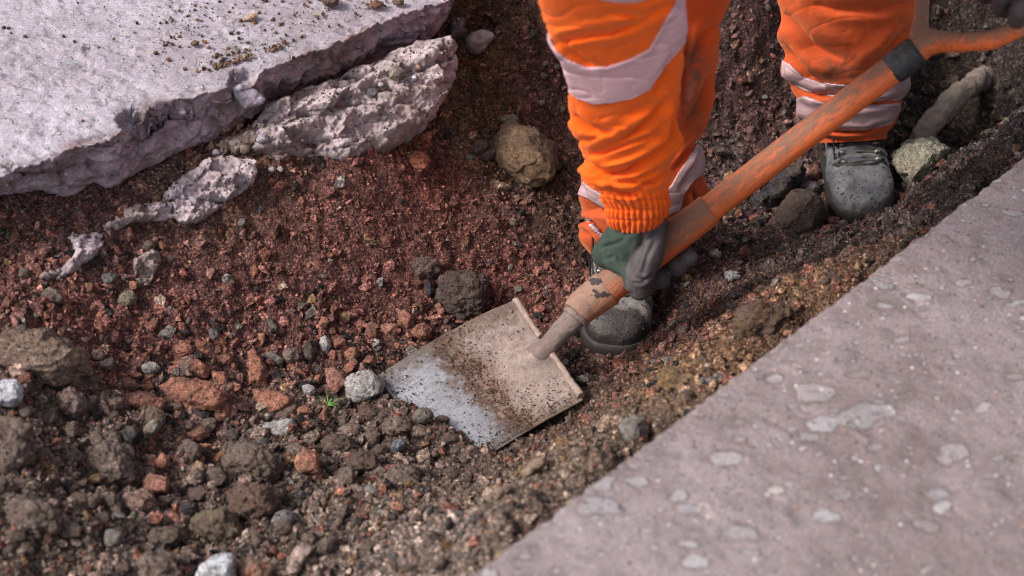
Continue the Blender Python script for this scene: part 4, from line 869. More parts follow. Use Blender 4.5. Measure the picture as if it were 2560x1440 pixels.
# --- gloves
def HP(px, py, off, r):      # off: metres behind (+) or before (-) the shaft axis, r in photo pixels
    k = 0.62; xx = px; p = at_z(px, py, 0.2)
    # depth of the nearest point of the shaft axis
    ax = np.array([0.79, -0.61]); base = np.array([1640.0, 626.0]); t = (np.array([px, py]) - base) @ ax; s = base + ax * t
    dp = depth(SP(s[0], s[1])) + off; q = at_depth(px, py, dp); return q, px2m(r, q)
def glove_hand():
    ch = [[HP(1596, 520, -.055, 50), HP(1594, 560, -.050, 58), HP(1576, 602, -.038, 52), HP(1558, 630, -.028, 46)],
          [HP(1625, 530, -.050, 40), HP(1624, 580, -.046, 38), HP(1612, 640, -.050, 36)],
          [HP(1560, 585, -.035, 44), HP(1530, 622, -.018, 42), HP(1516, 636, -.008, 37)],
          [HP(1540, 648, -.03, 34), HP(1572, 678, -.048, 20), HP(1578, 715, -.05, 17)],
          [HP(1634, 565, -.044, 34), HP(1622, 640, -.056, 37), HP(1600, 690, -.052, 34), HP(1599, 722, -.040, 30)],
          [HP(1590, 600, -.03, 40), HP(1625, 585, -.02, 36), HP(1640, 560, -.02, 30)]]
    K = [((1530, 650), (1563, 706), (1609, 712)), ((1560, 628), (1604, 672), (1647, 691)), ((1592, 598), (1640, 640), (1689, 660)), ((1626, 574), (1672, 610), (1718, 639))]
    for i, (a, b, c) in enumerate(K):
        r = (21, 24, 23, 20)[i]
        ch.append([HP(*a, -.004, r + 2), HP((a[0] + b[0]) / 2 - 6, (a[1] + b[1]) / 2 - 4, .036, r), HP(*b, .044, r), HP((b[0] + c[0]) / 2 + 4, (b[1] + c[1]) / 2 + 8, .034, r), HP(c[0] + 5, c[1] + 7, .008, r + 3)])
    V, F = capsule_soup(ch); me = fuse('glove', V, F, .0022, 5); v = verts_np(me); px = proj(v)
    nn = norms_np(me); v2 = v + nn * (0.0012 * fbm(v, 55, 3, seed=140))[:, None]
    # creases of the worn glove
    D = folds(v, nn, [([(1612,560),(1604,610),(1592,650),(1570,690)], 7, .0028), ([(1630,690),(1612,700),(1590,694)], 4, .003), ([(1500,620),(1530,612),(1560,600)], 5, .003), ([(1508,650),(1535,640)], 4, .003), ([(1600,560),(1560,590)], 6, .0025), ([(1640,600),(1618,640),(1606,690)], 5, .002), ([(1622,700),(1600,708),(1585,706)], 4, .002), ([(1540,640),(1556,668)], 4, .0025)])
    v2 = v2 + nn * D[:, None]; me.vertices.foreach_set('co', v2.astype(np.float32).ravel())
    poly = [(1675, 520), (1612, 560), (1578, 636), (1564, 676), (1567, 722), (1574, 755), (1602, 770), (1660, 745), (1640, 680), (1690, 560)]
    ins = in_poly(px, poly); d, _ = seg_dist(px, poly, True); a = np.where(ins, 1, 0) * 1.0; a = np.clip(0.5 + np.where(ins, d, -d) / 14 + 0.25 * fbm(v, 60, 2, seed=141), 0, 1)
    ax = (np.clip((px[:, 0] - 1640) * .61 + (px[:, 1] - 626) * .79, -99, 99)); a = np.where(ax > 22, 1, a)
    set_col(me, np.stack([a] * 3, -1)); g = link('glove', me, M_GLOVE, person); g['label'] = 'green knitted glove with a dark grey coated palm'
glove_hand()
def glove_other():
    c = lambda a, b, z, r: (at_z(a, b, z), r)
    ch = [[c(2560, -60, .72, .040), c(2600, -120, .78, .040)], [c(2585, -20, .70, .036), c(2530, -90, .70, .036)]]
    for k in range(4):
        x0, y0 = 2575 - 44 * k, 14 - 34 * k
        ch.append([c(x0 + 10, y0 - 20, .72, .014), c(x0 - 22, y0 + 10, .70, .0135), c(x0 - 34, y0 + 36, .665, .013), c(x0 - 20, y0 + 46, .64, .012)])
    ch.append([c(2585, -30, .72, .018), c(2590, 0, .69, .016), c(2562, 16, .675, .015)])
    V, F = capsule_soup(ch); me = fuse('glove', V, F, .003, 5); set_col(me, np.ones((len(me.vertices), 3))); g = link('glove', me, M_GLOVE, person); g['label'] = 'dark grey glove on the handle grip'
glove_other()
# --- body above the picture: jacket, second sleeve, head
def jacket():
    s1, s2 = VL1[0].mean(0), VL2[0].mean(0); a0 = VA[0].mean(0)
    hip = (s1 + s2) / 2 + np.array([0, .06, .06]); mid = hip + np.array([-.02, -.18, .13]); chest = np.array([a0[0] + .20, a0[1] + .16, a0[2] + .12]); sh1 = a0 + np.array([.03, .04, .02]); sh2 = np.array([a0[0] + .42, a0[1] + .10, a0[2] + .08])
    hand2 = at_z(2600, -120, .78); el2 = (sh2 + hand2) / 2 + np.array([.10, .06, -.02])
    ch = [[(s1 + [0, .02, -.05], .12), (hip, .15)], [(s2 + [0, .02, -.05], .12), (hip, .15)], [(hip, .165), (mid, .165), (chest, .17)], [(chest, .15), (sh1, .10)], [(chest, .15), (sh2, .11)], [(sh1, .10), (a0, .10)], [(sh2, .09), (el2, .07), (hand2 + [.02, .02, .04], .05)]]
    V, F = capsule_soup(ch, 24); me = fuse('jacket', V, F, .012, 6); v = verts_np(me); nn = norms_np(me); v += nn * (0.012 * fbm(v, 9, 4, seed=150))[:, None]
    me.vertices.foreach_set('co', v.astype(np.float32).ravel()); set_col(me, np.zeros((len(v), 3))); link('jacket', me, M_TROUSER, person)
    hd = chest + np.array([-.06, -.17, .10])
    V, F = capsule_soup([[(chest, .06), (hd, .055)], [(hd, .085), (hd + np.array([0, -.05, -.01]), .080)], [(hd + np.array([0, -.115, -.035]), .016), (hd + np.array([0, -.135, -.05]), .014)]]); me = fuse('head', V, F, .008, 4); link('head', me, M_SKIN, person)
    V, F = capsule_soup([[(hd + np.array([0, .0, .05]), .105), (hd + np.array([0, -.03, .045]), .10)]]); me = fuse('helmet', V, F, .008, 3); link('helmet', me, M_HAT, person)
jacket()
# --- boots
def boot(toe, head, mats, seed, lean=0.0):
    m_up, m_toe, m_sole = mats; hd = np.array([head[0], head[1], 0.0]); hd /= np.linalg.norm(hd); sd_ = np.array([hd[1], -hd[0], 0.0])
    org = np.asarray(toe) - hd * .305
    secs = [(0,.028,.06),(.006,.034,.09),(.02,.040,.115),(.06,.041,.135),(.11,.042,.136),(.145,.045,.122),(.18,.050,.102),(.21,.052,.084),(.235,.054,.072),(.258,.0535,.066),(.278,.048,.058),(.292,.038,.048),(.301,.026,.040),(.305,.012,.030)]
    def lf(secs, grow=0.0, n=60, m=48, z0=0.008, x0=None):
        q = spline(np.array([(a, b, c, 0) for a, b, c in secs]), n)
        if x0 is not None: q = q[q[:, 0] > x0]
        th = np.linspace(0, 2 * math.pi, m, endpoint=False); c, s = np.cos(th), np.sin(th); V = []
        for x, w, h, _ in q:
            w += grow; h += grow; e = 2 / 2.6
            yy = w * np.sign(c) * np.abs(c) ** e; zz = z0 + (h - z0) * (0.5 + 0.5 * np.sign(s) * np.abs(s) ** (e if True else 1))
            V.append(org + hd * (x + grow * 0.6) + sd_ * yy[:, None] + np.array([0, 0, 1.0]) * zz[:, None])
        V = np.array(V); n = len(V); F = [tuple(f) for f in grid_faces(n, m, True)] + [tuple(range(m))[::-1], tuple((n - 1) * m + j for j in range(m))]
        return V.reshape(-1, 3), F
    V, F = lf(secs); off = len(V)
    path = np.array([org + hd * .085 + np.array([0, 0, z]) + hd * (-.01 * (z - .1)) for z in np.linspace(.05, .22, 14)])
    V2, F2 = capped_tube(path, np.array([.046, .048, .049, .050, .050, .050, .051, .051, .052, .052, .053, .053, .053, .053]), 40)
    Vt = np.concatenate([V, V2]); Ft = F + [tuple(i + off for i in f) for f in F2]
    me = fuse('upper', Vt, Ft, .003, 5); v = verts_np(me); nn = norms_np(me)
    X = (v - org) @ hd; Y = (v - org) @ sd_
    wr = 0.0055 * np.exp(-((X - .218) / .022) ** 2) * np.sin(X * 380 + 2 * fbm(v, 20, 2, seed=seed)) + 0.004 * fbm(v, 22, 5, 0.6, seed=seed)
    seam = sum(-.0022 * np.exp(-((np.abs(Y) - (.030 + k + .05 * np.clip(.20 - X, 0, .1))) / .0016) ** 2) * (X > .08) * (X < .226) for k in (0, .005))
    tongue = .004 * sstep(.030, .024, np.abs(Y)) * (X > .1) * (X < .2)
    v = v + nn * (wr + seam - tongue)[:, None]; me.vertices.foreach_set('co', v.astype(np.float32).ravel()); link('upper', me, m_up, person)
    tip_me = me
    V, F = lf(secs, .0028, 110, 64, .006, .236); me = poly_mesh('toe_cap', V, F, True); vv = verts_np(me); nn = norms_np(me)
    vv += nn * (0.0036 * fbm(vv, 20, 5, 0.6, seed=seed + 1))[:, None]; me.vertices.foreach_set('co', vv.astype(np.float32).ravel()); tx = (vv - org) @ hd; ty = (vv - org) @ sd_; wp_ = .012 * fbm(vv, 45, 4, seed=seed + 9)
    if m_toe is M_TOE2: set_col(me, np.stack([sstep(.0, .006, tx + wp_ - .258 - .35 * np.clip(np.abs(ty + .010) - .022, 0, 1))] * 3, -1), 'wet')
    else: set_col(me, np.zeros((len(vv), 3)), 'wet')
    link('toe_cap', me, m_toe, person)
    # sole
    q = spline(np.array([(a, b, 0, 0) for a, b, c in secs]), 70); L = [org + hd * (a * 1.025 - .003) + sd_ * (b + .005) for a, b, _, _ in q] + [org + hd * (a * 1.025 - .003) - sd_ * (b + .005) for a, b, _, _ in q[::-1]]
    L = np.array(L); k = len(L); rows = [L * 1.0 + np.array([0, 0, z]) + (L - L.mean(0)) * s * np.array([1, 1, 0]) for z, s in ((-.010, -.03), (-.004, 0), (.006, .006), (.014, .008), (.022, .0), (.026, -.03))]
    V = np.concatenate(rows); F = [tuple(f) for f in grid_faces(len(rows), k, True)] + [tuple(range(k))[::-1], tuple((len(rows) - 1) * k + j for j in range(k))]
    link('sole', poly_mesh('sole', V, F, True, None, 1.0), m_sole, person)
    # laces, seams and hooks
    bv = BVHTree.FromPolygons([tuple(p) for p in verts_np(tip_me)], [tuple(p.vertices) for p in tip_me.polygons])
    def on(x, y, up=.003):
        p = org + hd * x + sd_ * y + np.array([0, 0, .4]) - hd * 0
        dirv = Vector((0, 0, -1)); h = bv.ray_cast(Vector(p) + Vector(hd) * 0.0, dirv)
        if h[0] is None: return np.array([*(org + hd * x + sd_ * y)[:2], .13])
        return np.array(h[0]) + np.array(h[1]) * up
    def onf(z, y, up=.003):
        h = bv.ray_cast(Vector(org + hd * .40 + sd_ * y + np.array([0, 0, z])), Vector(-hd))
        return np.array(h[0]) + np.array(h[1]) * up if h[0] is not None else org + hd * .13 + np.array([0, 0, z])
    for xx, rr in ((.2365, .0030), (.228, .0015)):
        world_tube('seam', [on(xx - .02 * abs(y / .052) ** 2.5, y, .0008) for y in np.linspace(-.052, .052, 15)], rr, m_sole, person, 30, 8)
    for sg in (-1, 1):
        for dy in (0, .006): world_tube('seam', [on(x, sg * (.033 + dy + (.23 - x) * .12), .0006) for x in np.linspace(.228, .15, 9)], .0021, m_sole, person, 24, 8)
    world_tube('ankle_strap', [on(.205, y, .001) for y in np.linspace(-.05, -.034, 4)], .003, m_up, person, 8, 8)
    rows_ = [('x', .226), ('x', .212), ('x', .198), ('x', .184), ('x', .168), ('z', .160)]
    P = [[(on(v_, y) if k_ == 'x' else onf(v_, y)) for y in (-.026, 0, .026)] for k_, v_ in rows_]
    for i, (a, b, c) in enumerate(P):
        world_tube('lace', [a, b + np.array([0, 0, .002]), c], .0027, M_LACE, person, 12, 10)
        if i + 1 < len(P):
            a2, b2, c2 = P[i + 1]; world_tube('lace', [a, (b + b2) / 2 + np.array([0, 0, .004]), c2], .0027, M_LACE, person, 12, 10)
        for e_, sg in ((a, -1), (c, 1)):
            world_tube('hook', [e_ - sd_ * 0, e_ + sd_ * sg * .004 + np.array([0, 0, .003]), e_ + sd_ * sg * .009 + np.array([0, 0, .002])], [.003, .0042, .0035], M_HOOK, person, 6, 10)
boot(at_z(1535, 890, -.006), (-.10, -1), (M_BOOT2, M_TOE2, M_SOLE), 160)
boot(at_z(2166, 552, .006), (.09, -1), (M_BOOT, M_TOE, M_SOLE), 170)

# ------------------------------------------------------------------ stones and rubble
WHITE = (.50, .47, .46); BRICK = (.33, .145, .10); BRICK2 = (.29, .135, .105); CLODC = (.22, .165, .138); GREY = (.17, .16, .155); BLACK = (.022, .022, .028); TAN = (.30, .20, .11); PINK = (.27, .17, .145)
rng = np.random.RandomState(11)
def hull_mesh(name, pts, cuts=3, rough=0.001, seed=0, smooth=2, nscale=60, clody=False, fine=.005):
    bm = bmesh.new()
    for p in pts: bm.verts.new(tuple(p))
    r = bmesh.ops.convex_hull(bm, input=bm.verts); bmesh.ops.delete(bm, geom=[v for v in bm.verts if not v.link_faces], context='VERTS')
    bmesh.ops.triangulate(bm, faces=bm.faces); bmesh.ops.subdivide_edges(bm, edges=bm.edges, cuts=cuts, use_grid_fill=True)
    bmesh.ops.triangulate(bm, faces=bm.faces)
    for _ in range(2):
      big = [e for e in bm.edges if e.calc_length() > fine]
      if big and len(bm.verts) < 6000: bmesh.ops.subdivide_edges(bm, edges=big, cuts=1, use_grid_fill=True); bmesh.ops.triangulate(bm, faces=bm.faces)
    for _ in range(smooth if smooth > 1 else 0): bmesh.ops.smooth_vert(bm, verts=bm.verts, factor=0.5, use_axis_x=True, use_axis_y=True, use_axis_z=True)
    me = bpy.data.meshes.new(name); bmesh.ops.recalc_face_normals(bm, faces=bm.faces); bm.to_mesh(me); bm.free()
    v = verts_np(me); nn = norms_np(me); s = max(v.max(0) - v.min(0))
    if smooth > 1 and clody: dd = fbm(v, nscale * .8, 3, 0.6, seed=seed) * 2.2 + 1.5 * nubs(v, 95, seed) * min(1, .004 / rough) + .8 * nubs(v, 230, seed + 2) * min(1, .004 / rough)
    elif smooth > 1: dd = fbm(v, nscale, 3, 0.6, seed=seed) * 2.4 + .5 * facets(v, nscale * 2.5, seed)
    else: dd = fbm(v, nscale, 4, 0.65, seed=seed) * 1.3 + 1.1 * facets(v, nscale * 1.5, seed) + .45 * facets(v, nscale * 4.5, seed + 1)
    v += nn * (rough * dd)[:, None]
    me.vertices.foreach_set('co', v.astype(np.float32).ravel()); me.polygons.foreach_set('use_smooth', [True] * len(me.polygons)); me.update(); return me
def stone(outline, colr, name, label, cat, thick=0.6, kind='ang', lift=0.55, rough=None, mat=None, seed=None, z=None):
    o = np.array(outline, float); c = o.mean(0); sd0 = int(abs(c[0] * 7 + c[1] * 13)) % 900 if seed is None else seed; rs = np.random.RandomState(sd0)
    g = ground_at(c[0], c[1] + 0.25 * (o[:, 1].max() - c[1])) if z is None else at_z(c[0], c[1], z)
    d0 = depth(g); ext = (o.max(0) - o.min(0)).min() / 2 * d0 / FPX; T = ext * thick * 1.4; d0 -= T * lift
    pts = []
    for (x, y) in o: pts.append(at_depth(x, y, d0 + rs.uniform(-.25, .15) * T))
    sc_in = (.72, .40) if kind == 'ang' else (.82, .5)
    dn = (1.0, 1.15) if kind == 'ang' else (.70, 1.05)
    for s_, h_ in zip(sc_in, dn):
        for (x, y) in o:
            if kind == 'ang' and rs.rand() < .35: continue
            q = c + (np.array([x, y]) - c) * s_ * rs.uniform(.85, 1.1) + np.array([0, -0.08 * (o[:, 1].max() - c[1])])
            pts.append(at_depth(q[0], q[1], d0 - T * h_ * rs.uniform(.75, 1.05)))
    for s_, h_ in ((.8, .7), (.4, 1.1)):
        for (x, y) in o:
            q = c + (np.array([x, y]) - c) * s_; pts.append(at_depth(q[0], q[1], d0 + T * h_))
    me = hull_mesh(name, pts, 4, rough if rough is not None else ext * .11, sd0, 1 if kind == 'ang' else 3, 0.9 / max(ext, .004), mat is M_CLOD, .0032)
    ob = link(name, me, mat or {'b': M_BRICK, 'w': M_WHITE}.get('b' if colr in (BRICK, BRICK2) else 'w' if colr == WHITE else '', M_STONE))
    centre_origin(ob); kk = rs.uniform(.88, 1.12); ob.color = (*[q * kk for q in colr], 1); return tag(ob, label, cat)
S = stone
# --- bricks
S([(395,965),(425,945),(480,948),(530,955),(537,980),(570,997),(562,1015),(542,1032),(500,1020),(465,1015),(425,995)], BRICK, 'brick_fragment', 'largest flat orange red brick fragment in the rubble left of the shovel', 'brick', .55)
S([(430,905),(460,896),(495,897),(520,912),(524,930),(520,947),(485,947),(455,928)], BRICK, 'brick_fragment', 'wedge of red brick just above the largest flat one', 'brick', .6)
S([(528,928),(560,930),(572,945),(562,965),(545,972),(530,950)], BRICK, 'brick_fragment', 'small red brick bit touching the right end of the wedge brick', 'brick')
S([(620,880),(632,870),(652,893),(665,920),(666,963),(645,968),(622,962)], BRICK, 'brick_fragment', 'tall narrow red brick fragment standing upright in the rubble', 'brick')
S([(632,975),(660,972),(700,978),(735,998),(738,1010),(720,1025),(690,1040),(670,1045),(642,1020)], BRICK, 'brick_fragment', 'blocky red brick fragment left of the grass sprig', 'brick', .7)
S([(812,922),(835,916),(860,930),(868,948),(868,962),(842,982),(820,968)], BRICK2, 'brick_fragment', 'red brick fragment just above the big white stone by the blade', 'brick')
S([(963,972),(980,964),(992,980),(990,998),(975,1008),(962,1000)], BRICK2, 'brick_fragment', 'small upright red chip leaning on the white stone at the blade tip', 'brick')
S([(435,862),(455,852),(475,857),(487,870),(478,890),(450,896),(437,882)], BRICK, 'brick_fragment', 'rounded red brick fragment above the wedge brick', 'brick')
S([(318,925),(340,928),(360,937),(345,948),(320,945)], BRICK, 'brick_fragment', 'thin flat red chip beside the small white grey stone at left', 'brick')
S([(302,945),(325,943),(345,960),(330,978),(305,968)], BRICK2, 'brick_fragment', 'small red brick bit under the thin flat chip', 'brick')
S([(317,985),(345,978),(385,985),(417,1002),(410,1025),(392,1040),(350,1028),(320,1010)], BRICK2, 'brick_fragment', 'dusty red brick fragment left of the largest flat one', 'brick')
S([(538,1022),(560,1012),(576,1022),(570,1045),(548,1058),(535,1045)], BRICK, 'brick_fragment', 'small red brick chip below the right end of the largest flat one', 'brick')
S([(735,1152),(758,1116),(790,1128),(800,1160),(805,1185),(780,1188),(748,1180)], BRICK, 'brick_fragment', 'orange red brick fragment right of the big brown clod', 'brick', .7)
S([(703,1140),(722,1128),(735,1150),(735,1165),(715,1160)], BRICK2, 'brick_fragment', 'little red brick bit between the big clod and the orange fragment', 'brick')
S([(778,1190),(800,1175),(810,1190),(800,1205),(772,1210)], BRICK2, 'brick_fragment', 'small red chip under the orange fragment beside the big clod', 'brick')
S([(455,1085),(475,1067),(498,1063),(520,1078),(525,1092),(505,1103),(470,1106)], BRICK2, 'brick_fragment', 'reddish stone above the slim red sliver', 'brick')
S([(470,1122),(490,1110),(520,1108),(535,1112),(520,1124),(480,1135)], BRICK, 'brick_fragment', 'slim red brick sliver lying flat above the yellowish stones', 'brick')
S([(385,1150),(405,1132),(425,1140),(423,1165),(405,1182),(387,1175)], BRICK, 'brick_fragment', 'bright red rounded brick bit above the red cube shaped one', 'brick')
S([(358,1200),(375,1183),(415,1190),(426,1208),(418,1235),(385,1235),(358,1222)], BRICK2, 'brick_fragment', 'cube shaped red brick fragment in the lower left rubble', 'brick', .8)
S([(413,1285),(430,1275),(452,1290),(462,1305),(440,1318),(415,1310)], BRICK2, 'brick_fragment', 'muted red brick fragment beside the small black stone at lower left', 'brick')
S([(468,1362),(485,1350),(497,1362),(490,1382),(470,1385)], BRICK2, 'brick_fragment', 'small pinkish red chip near the white stone at the bottom edge', 'brick')
S([(595,1412),(620,1395),(662,1400),(683,1418),(680,1460),(610,1470),(592,1440)], (.33,.16,.11), 'brick_fragment', 'pale red brick fragment cut by the bottom edge of the view', 'brick')
S([(991,778),(1012,772),(1030,790),(1032,812),(1018,824),(1000,812)], BRICK, 'brick_fragment', 'oval red brick fragment above the blade left edge', 'brick')
S([(1022,832),(1040,808),(1062,806),(1080,822),(1078,845),(1055,852),(1028,848)], BRICK, 'brick_fragment', 'rounded red brick fragment resting near the blade left edge', 'brick')
S([(1085,762),(1100,756),(1113,772),(1112,790),(1098,792)], BRICK2, 'brick_fragment', 'small red chip left of the dark lump by the blade corner', 'brick')
S([(905,812),(925,804),(950,810),(952,822),(930,828),(908,822)], BRICK2, 'brick_fragment', 'flat elongated red chip in the rubble left of the blade', 'brick')
S([(948,815),(975,806),(1000,812),(998,828),(970,836),(948,828)], BRICK2, 'brick_fragment', 'flat red chip just right of the elongated one', 'brick')
S([(858,882),(875,866),(892,870),(898,890),(885,904),(866,900)], BRICK, 'brick_fragment', 'red brick nugget right of the upright pale stone', 'brick')
S([(1017,388),(1040,377),(1062,382),(1076,402),(1068,425),(1045,430),(1022,412)], (.30,.10,.06), 'brick_fragment', 'red brick fragment stuck in the wall right below the pale layer', 'brick', mat=M_STONE)
S([(2064,548),(2077,540),(2100,543),(2106,562),(2086,577),(2067,572)], (.27,.14,.11), 'brick_fragment', 'small pinkish cube of brick at the toe of the rear boot', 'brick', .9, lift=.6)
S([(2022,425),(2038,414),(2055,430),(2050,450),(2028,448)], BRICK2, 'brick_fragment', 'dark red brick bit in the shade left of the rear boot', 'brick')
# --- pale stones
S([(856,962),(862,945),(880,934),(905,928),(925,932),(948,944),(965,962),(962,985),(945,996),(925,990),(905,1008),(880,1012),(868,995),(858,985)], WHITE, 'white_stone', 'knobbly white stone at the cutting edge of the shovel blade', 'stone', .9, 'rnd', .5, .004)
S([(-30,965),(5,950),(42,950),(58,970),(55,990),(60,1008),(30,1018),(-25,1012)], (.62,.62,.68), 'white_stone', 'bright white stone at the left edge of the view', 'stone', .7, 'rnd', mat=M_WHITE)
S([(640,1078),(655,1063),(685,1050),(712,1042),(730,1050),(750,1072),(745,1090),(720,1098),(690,1085),(660,1095),(642,1092)], WHITE, 'white_stone', 'pitted white stone below the blocky red brick', 'stone', .6, 'rnd', .4, .003)
S([(800,842),(812,837),(822,845),(830,868),(818,886),(805,884),(798,862)], WHITE, 'white_stone', 'small upright pale stone in the rubble above the grass sprig', 'stone', .8, 'rnd')
S([(755,965),(772,959),(788,968),(790,982),(775,992),(758,985)], WHITE, 'white_pebble', 'small white pebble left of the big white stone', 'pebble', .8, 'rnd')
S([(352,912),(370,905),(392,906),(401,918),(395,932),(370,936),(355,928)], (.42,.38,.36), 'white_stone', 'small pale grey stone above the dusty red brick at left', 'stone', .7, 'rnd', mat=M_WHITE)
S([(487,1445),(500,1412),(535,1385),(575,1383),(588,1400),(590,1430),(585,1470),(490,1475)], (.66,.68,.72), 'white_stone', 'bluish white stone cut by the bottom edge of the view', 'stone', .8, 'rnd', mat=M_WHITE)
S([(735,1372),(752,1362),(772,1364),(785,1375),(768,1384),(755,1395),(760,1412),(742,1440),(712,1448),(715,1425),(735,1410)], (.50,.37,.32), 'pale_stone', 'pinkish finger shaped stone near the bottom edge', 'stone', .8, 'rnd', mat=M_WHITE)
S([(888,1068),(905,1062),(926,1068),(920,1080),(895,1083)], (.36,.33,.33), 'pebble', 'smooth grey white pebble below the blade tip', 'pebble', .8, 'rnd')
S([(560,1062),(568,1058),(577,1062),(574,1070),(563,1070)], WHITE, 'white_pebble', 'tiny white pebble left of the pitted white stone', 'pebble', .8, 'rnd')
S([(925,855),(938,845),(952,852),(948,868),(932,868)], WHITE, 'white_pebble', 'tiny angular pale pebble in the red rubble', 'pebble', .8)
S([(1440,942),(1462,936),(1482,948),(1476,960),(1448,958)], (.36,.36,.30), 'pebble', 'grey green pebble with a yellow top right of the blade shoulder', 'pebble', .8, 'rnd')
S([(1810,680),(1828,674),(1852,680),(1850,700),(1822,708),(1812,698)], (.24,.23,.24), 'grey_stone', 'slate grey stone on dark soil right of the gripping hand', 'stone', .8)
S([(1772,628),(1790,620),(1806,632),(1806,648),(1786,655),(1772,645)], (.30,.28,.26), 'grey_stone', 'knobbly pale grey stone beside the gloved fingertips', 'stone', .8, 'rnd')
S([(2227,385),(2262,354),(2300,350),(2331,346),(2360,356),(2381,370),(2362,400),(2340,425),(2322,450),(2300,462),(2277,467),(2250,440),(2230,410)], (.37,.34,.26), 'rough_stone', 'large pale yellowish rough stone right of the rear boot', 'stone', .8, 'ang', .5, .005, mat=M_WHITE)
S([(668,1002),(678,1000)] + [(684,1008),(676,1014),(666,1010)], (.4,.36,.35), 'pebble', 'tiny grey pebble on top of the blocky red brick', 'pebble')
# --- dark lumps and clods
S([(-40,840),(20,822),(95,822),(160,842),(215,872),(228,925),(190,955),(130,962),(60,935),(-30,930)], (.18,.128,.10), 'clod', 'large blurred tan brown clod at the left edge above the bright white stone', 'clod', .7, 'ang', .3, .005, mat=M_BRICK)
S([(-40,1052),(20,1040),(75,1062),(98,1110),(85,1165),(20,1195),(-40,1185)], CLODC, 'clod', 'large blurred brown clod at the left edge below the bright white stone', 'clod', .7, 'rnd', .3, .008, mat=M_CLOD)
S([(20,1270),(60,1245),(120,1252),(160,1290),(140,1335),(80,1350),(25,1325)], CLODC, 'clod', 'broad blurred clod near the lower left corner', 'clod', .7, 'rnd', .3, .008, mat=M_CLOD)
S([(330,1405),(380,1385),(440,1395),(460,1430),(420,1460),(345,1460)], CLODC, 'clod', 'brown clod at the bottom edge left of the bluish white stone', 'clod', .7, 'rnd', .3, .006, mat=M_CLOD)
S([(960,1185),(1000,1160),(1050,1172),(1062,1205),(1020,1228),(970,1222)], CLODC, 'clod', 'brown clod right of the reddish brown one below the blade tip', 'clod', .7, 'ang', .3, .005, mat=M_CLOD)
S([(140,985),(175,965),(212,985),(218,1025),(190,1050),(150,1035)], (.17,.12,.11), 'dusty_stone', 'dusty purple grey stone right of the bright white stone', 'stone', .7, 'ang', .3, .004)
S([(1092,700),(1110,684),(1155,679),(1190,684),(1216,700),(1228,730),(1209,776),(1180,788),(1148,791),(1115,772),(1095,738)], (.085,.06,.052), 'clod', 'dark brown lump above the blade shoulder', 'clod', .6, 'rnd', .25, .007, mat=M_CLOD)
S([(1062,708),(1072,700),(1085,710),(1088,728),(1078,742),(1064,736)], BLACK, 'black_stone', 'glossy black stone touching the dark lump', 'stone', .8)
S([(1028,652),(1060,640),(1095,650),(1100,680),(1075,698),(1040,690)], (.14,.09,.08), 'clod', 'crumbly brown clod up the slope from the black stone', 'clod', .7, 'rnd', .3, .004, mat=M_CLOD)
S([(1225,350),(1245,322),(1275,308),(1320,312),(1358,328),(1388,362),(1398,415),(1385,450),(1345,472),(1305,478),(1275,462),(1250,425),(1232,395)], (.175,.115,.068), 'clay_boulder', 'big rounded ochre clay boulder in the wall behind the sleeve', 'boulder', .75, 'rnd', .35, .007, mat=M_BRICK)
S([(1178,368),(1192,352),(1218,350),(1225,365),(1205,385),(1182,390)], (.10,.065,.055), 'dark_pebble', 'upper of two dark ovals beside the clay boulder', 'pebble', .8, 'rnd', .5)
S([(1196,392),(1212,374),(1238,368),(1250,380),(1238,398),(1212,408)], (.085,.055,.05), 'dark_pebble', 'lower of two dark ovals beside the clay boulder', 'pebble', .8, 'rnd', .5)
S([(1248,300),(1262,286),(1290,286),(1300,300),(1285,312),(1262,314)], (.22,.19,.14), 'pebble', 'grey tan pebble just above the clay boulder', 'pebble', .8, 'rnd')
S([(1875,505),(1895,484),(1910,468),(1943,441),(1975,415),(2005,404),(2018,425),(2000,458),(1970,490),(1943,515),(1905,532),(1882,525)], (.045,.04,.045), 'black_stone', 'slab of black angular stone behind the shaft near the rear boot', 'stone', .6, 'ang', .5)
S([(1886,548),(1902,535),(1920,545),(1915,566),(1895,568)], BLACK, 'black_stone', 'small glossy black stone under the shaft below the black slab', 'stone', .7)
S([(1925,558),(1935,530),(1955,508),(1975,485),(2000,475),(2043,479),(2062,504),(2064,535),(2056,560),(2040,583),(2000,598),(1965,600)], (.125,.09,.075), 'boulder', 'big dusty brown rock left of the rear boot toe', 'boulder', .85, 'ang', .6, .004, mat=M_CLOD)
S([(1998,462),(2020,450),(2045,455),(2052,470),(2040,482),(2005,480)], (.15,.135,.14), 'grey_stone', 'grey stone on top of the big brown rock', 'stone', .7, 'rnd', .8)
S([(555,1135),(575,1112),(605,1103),(650,1108),(685,1125),(702,1155),(700,1195),(660,1212),(610,1210),(565,1190),(550,1160)], CLODC, 'clod', 'biggest brown clod in the lower left rubble', 'clod', .8, 'rnd', .45, .007, mat=M_CLOD)
S([(568,1232),(600,1212),(650,1208),(695,1218),(706,1255),(690,1285),(640,1300),(600,1304),(578,1275)], (.19,.11,.085), 'clod', 'reddish clod directly below the biggest clod', 'clod', .8, 'ang', .5, .005, mat=M_CLOD)
S([(450,1120),(485,1105)] + [(505,1125),(500,1150),(470,1160)], CLODC, 'clod', 'small brown clod left of the biggest clod', 'clod', .8, 'rnd', .3, .004, mat=M_CLOD)
S([(220,1120),(260,1102),(305,1118),(332,1165),(325,1200),(285,1220),(245,1190),(222,1150)], CLODC, 'clod', 'long brown clod beside the tan pebble in the lower left', 'clod', .7, 'rnd', .3, .006, mat=M_CLOD)
S([(298,1250),(312,1232),(350,1228),(385,1240),(388,1262),(370,1285),(345,1294),(305,1275)], PINK, 'dusty_stone', 'dusty pinkish stone left of the slate blue one', 'stone', .7, 'ang', mat=M_BRICK)
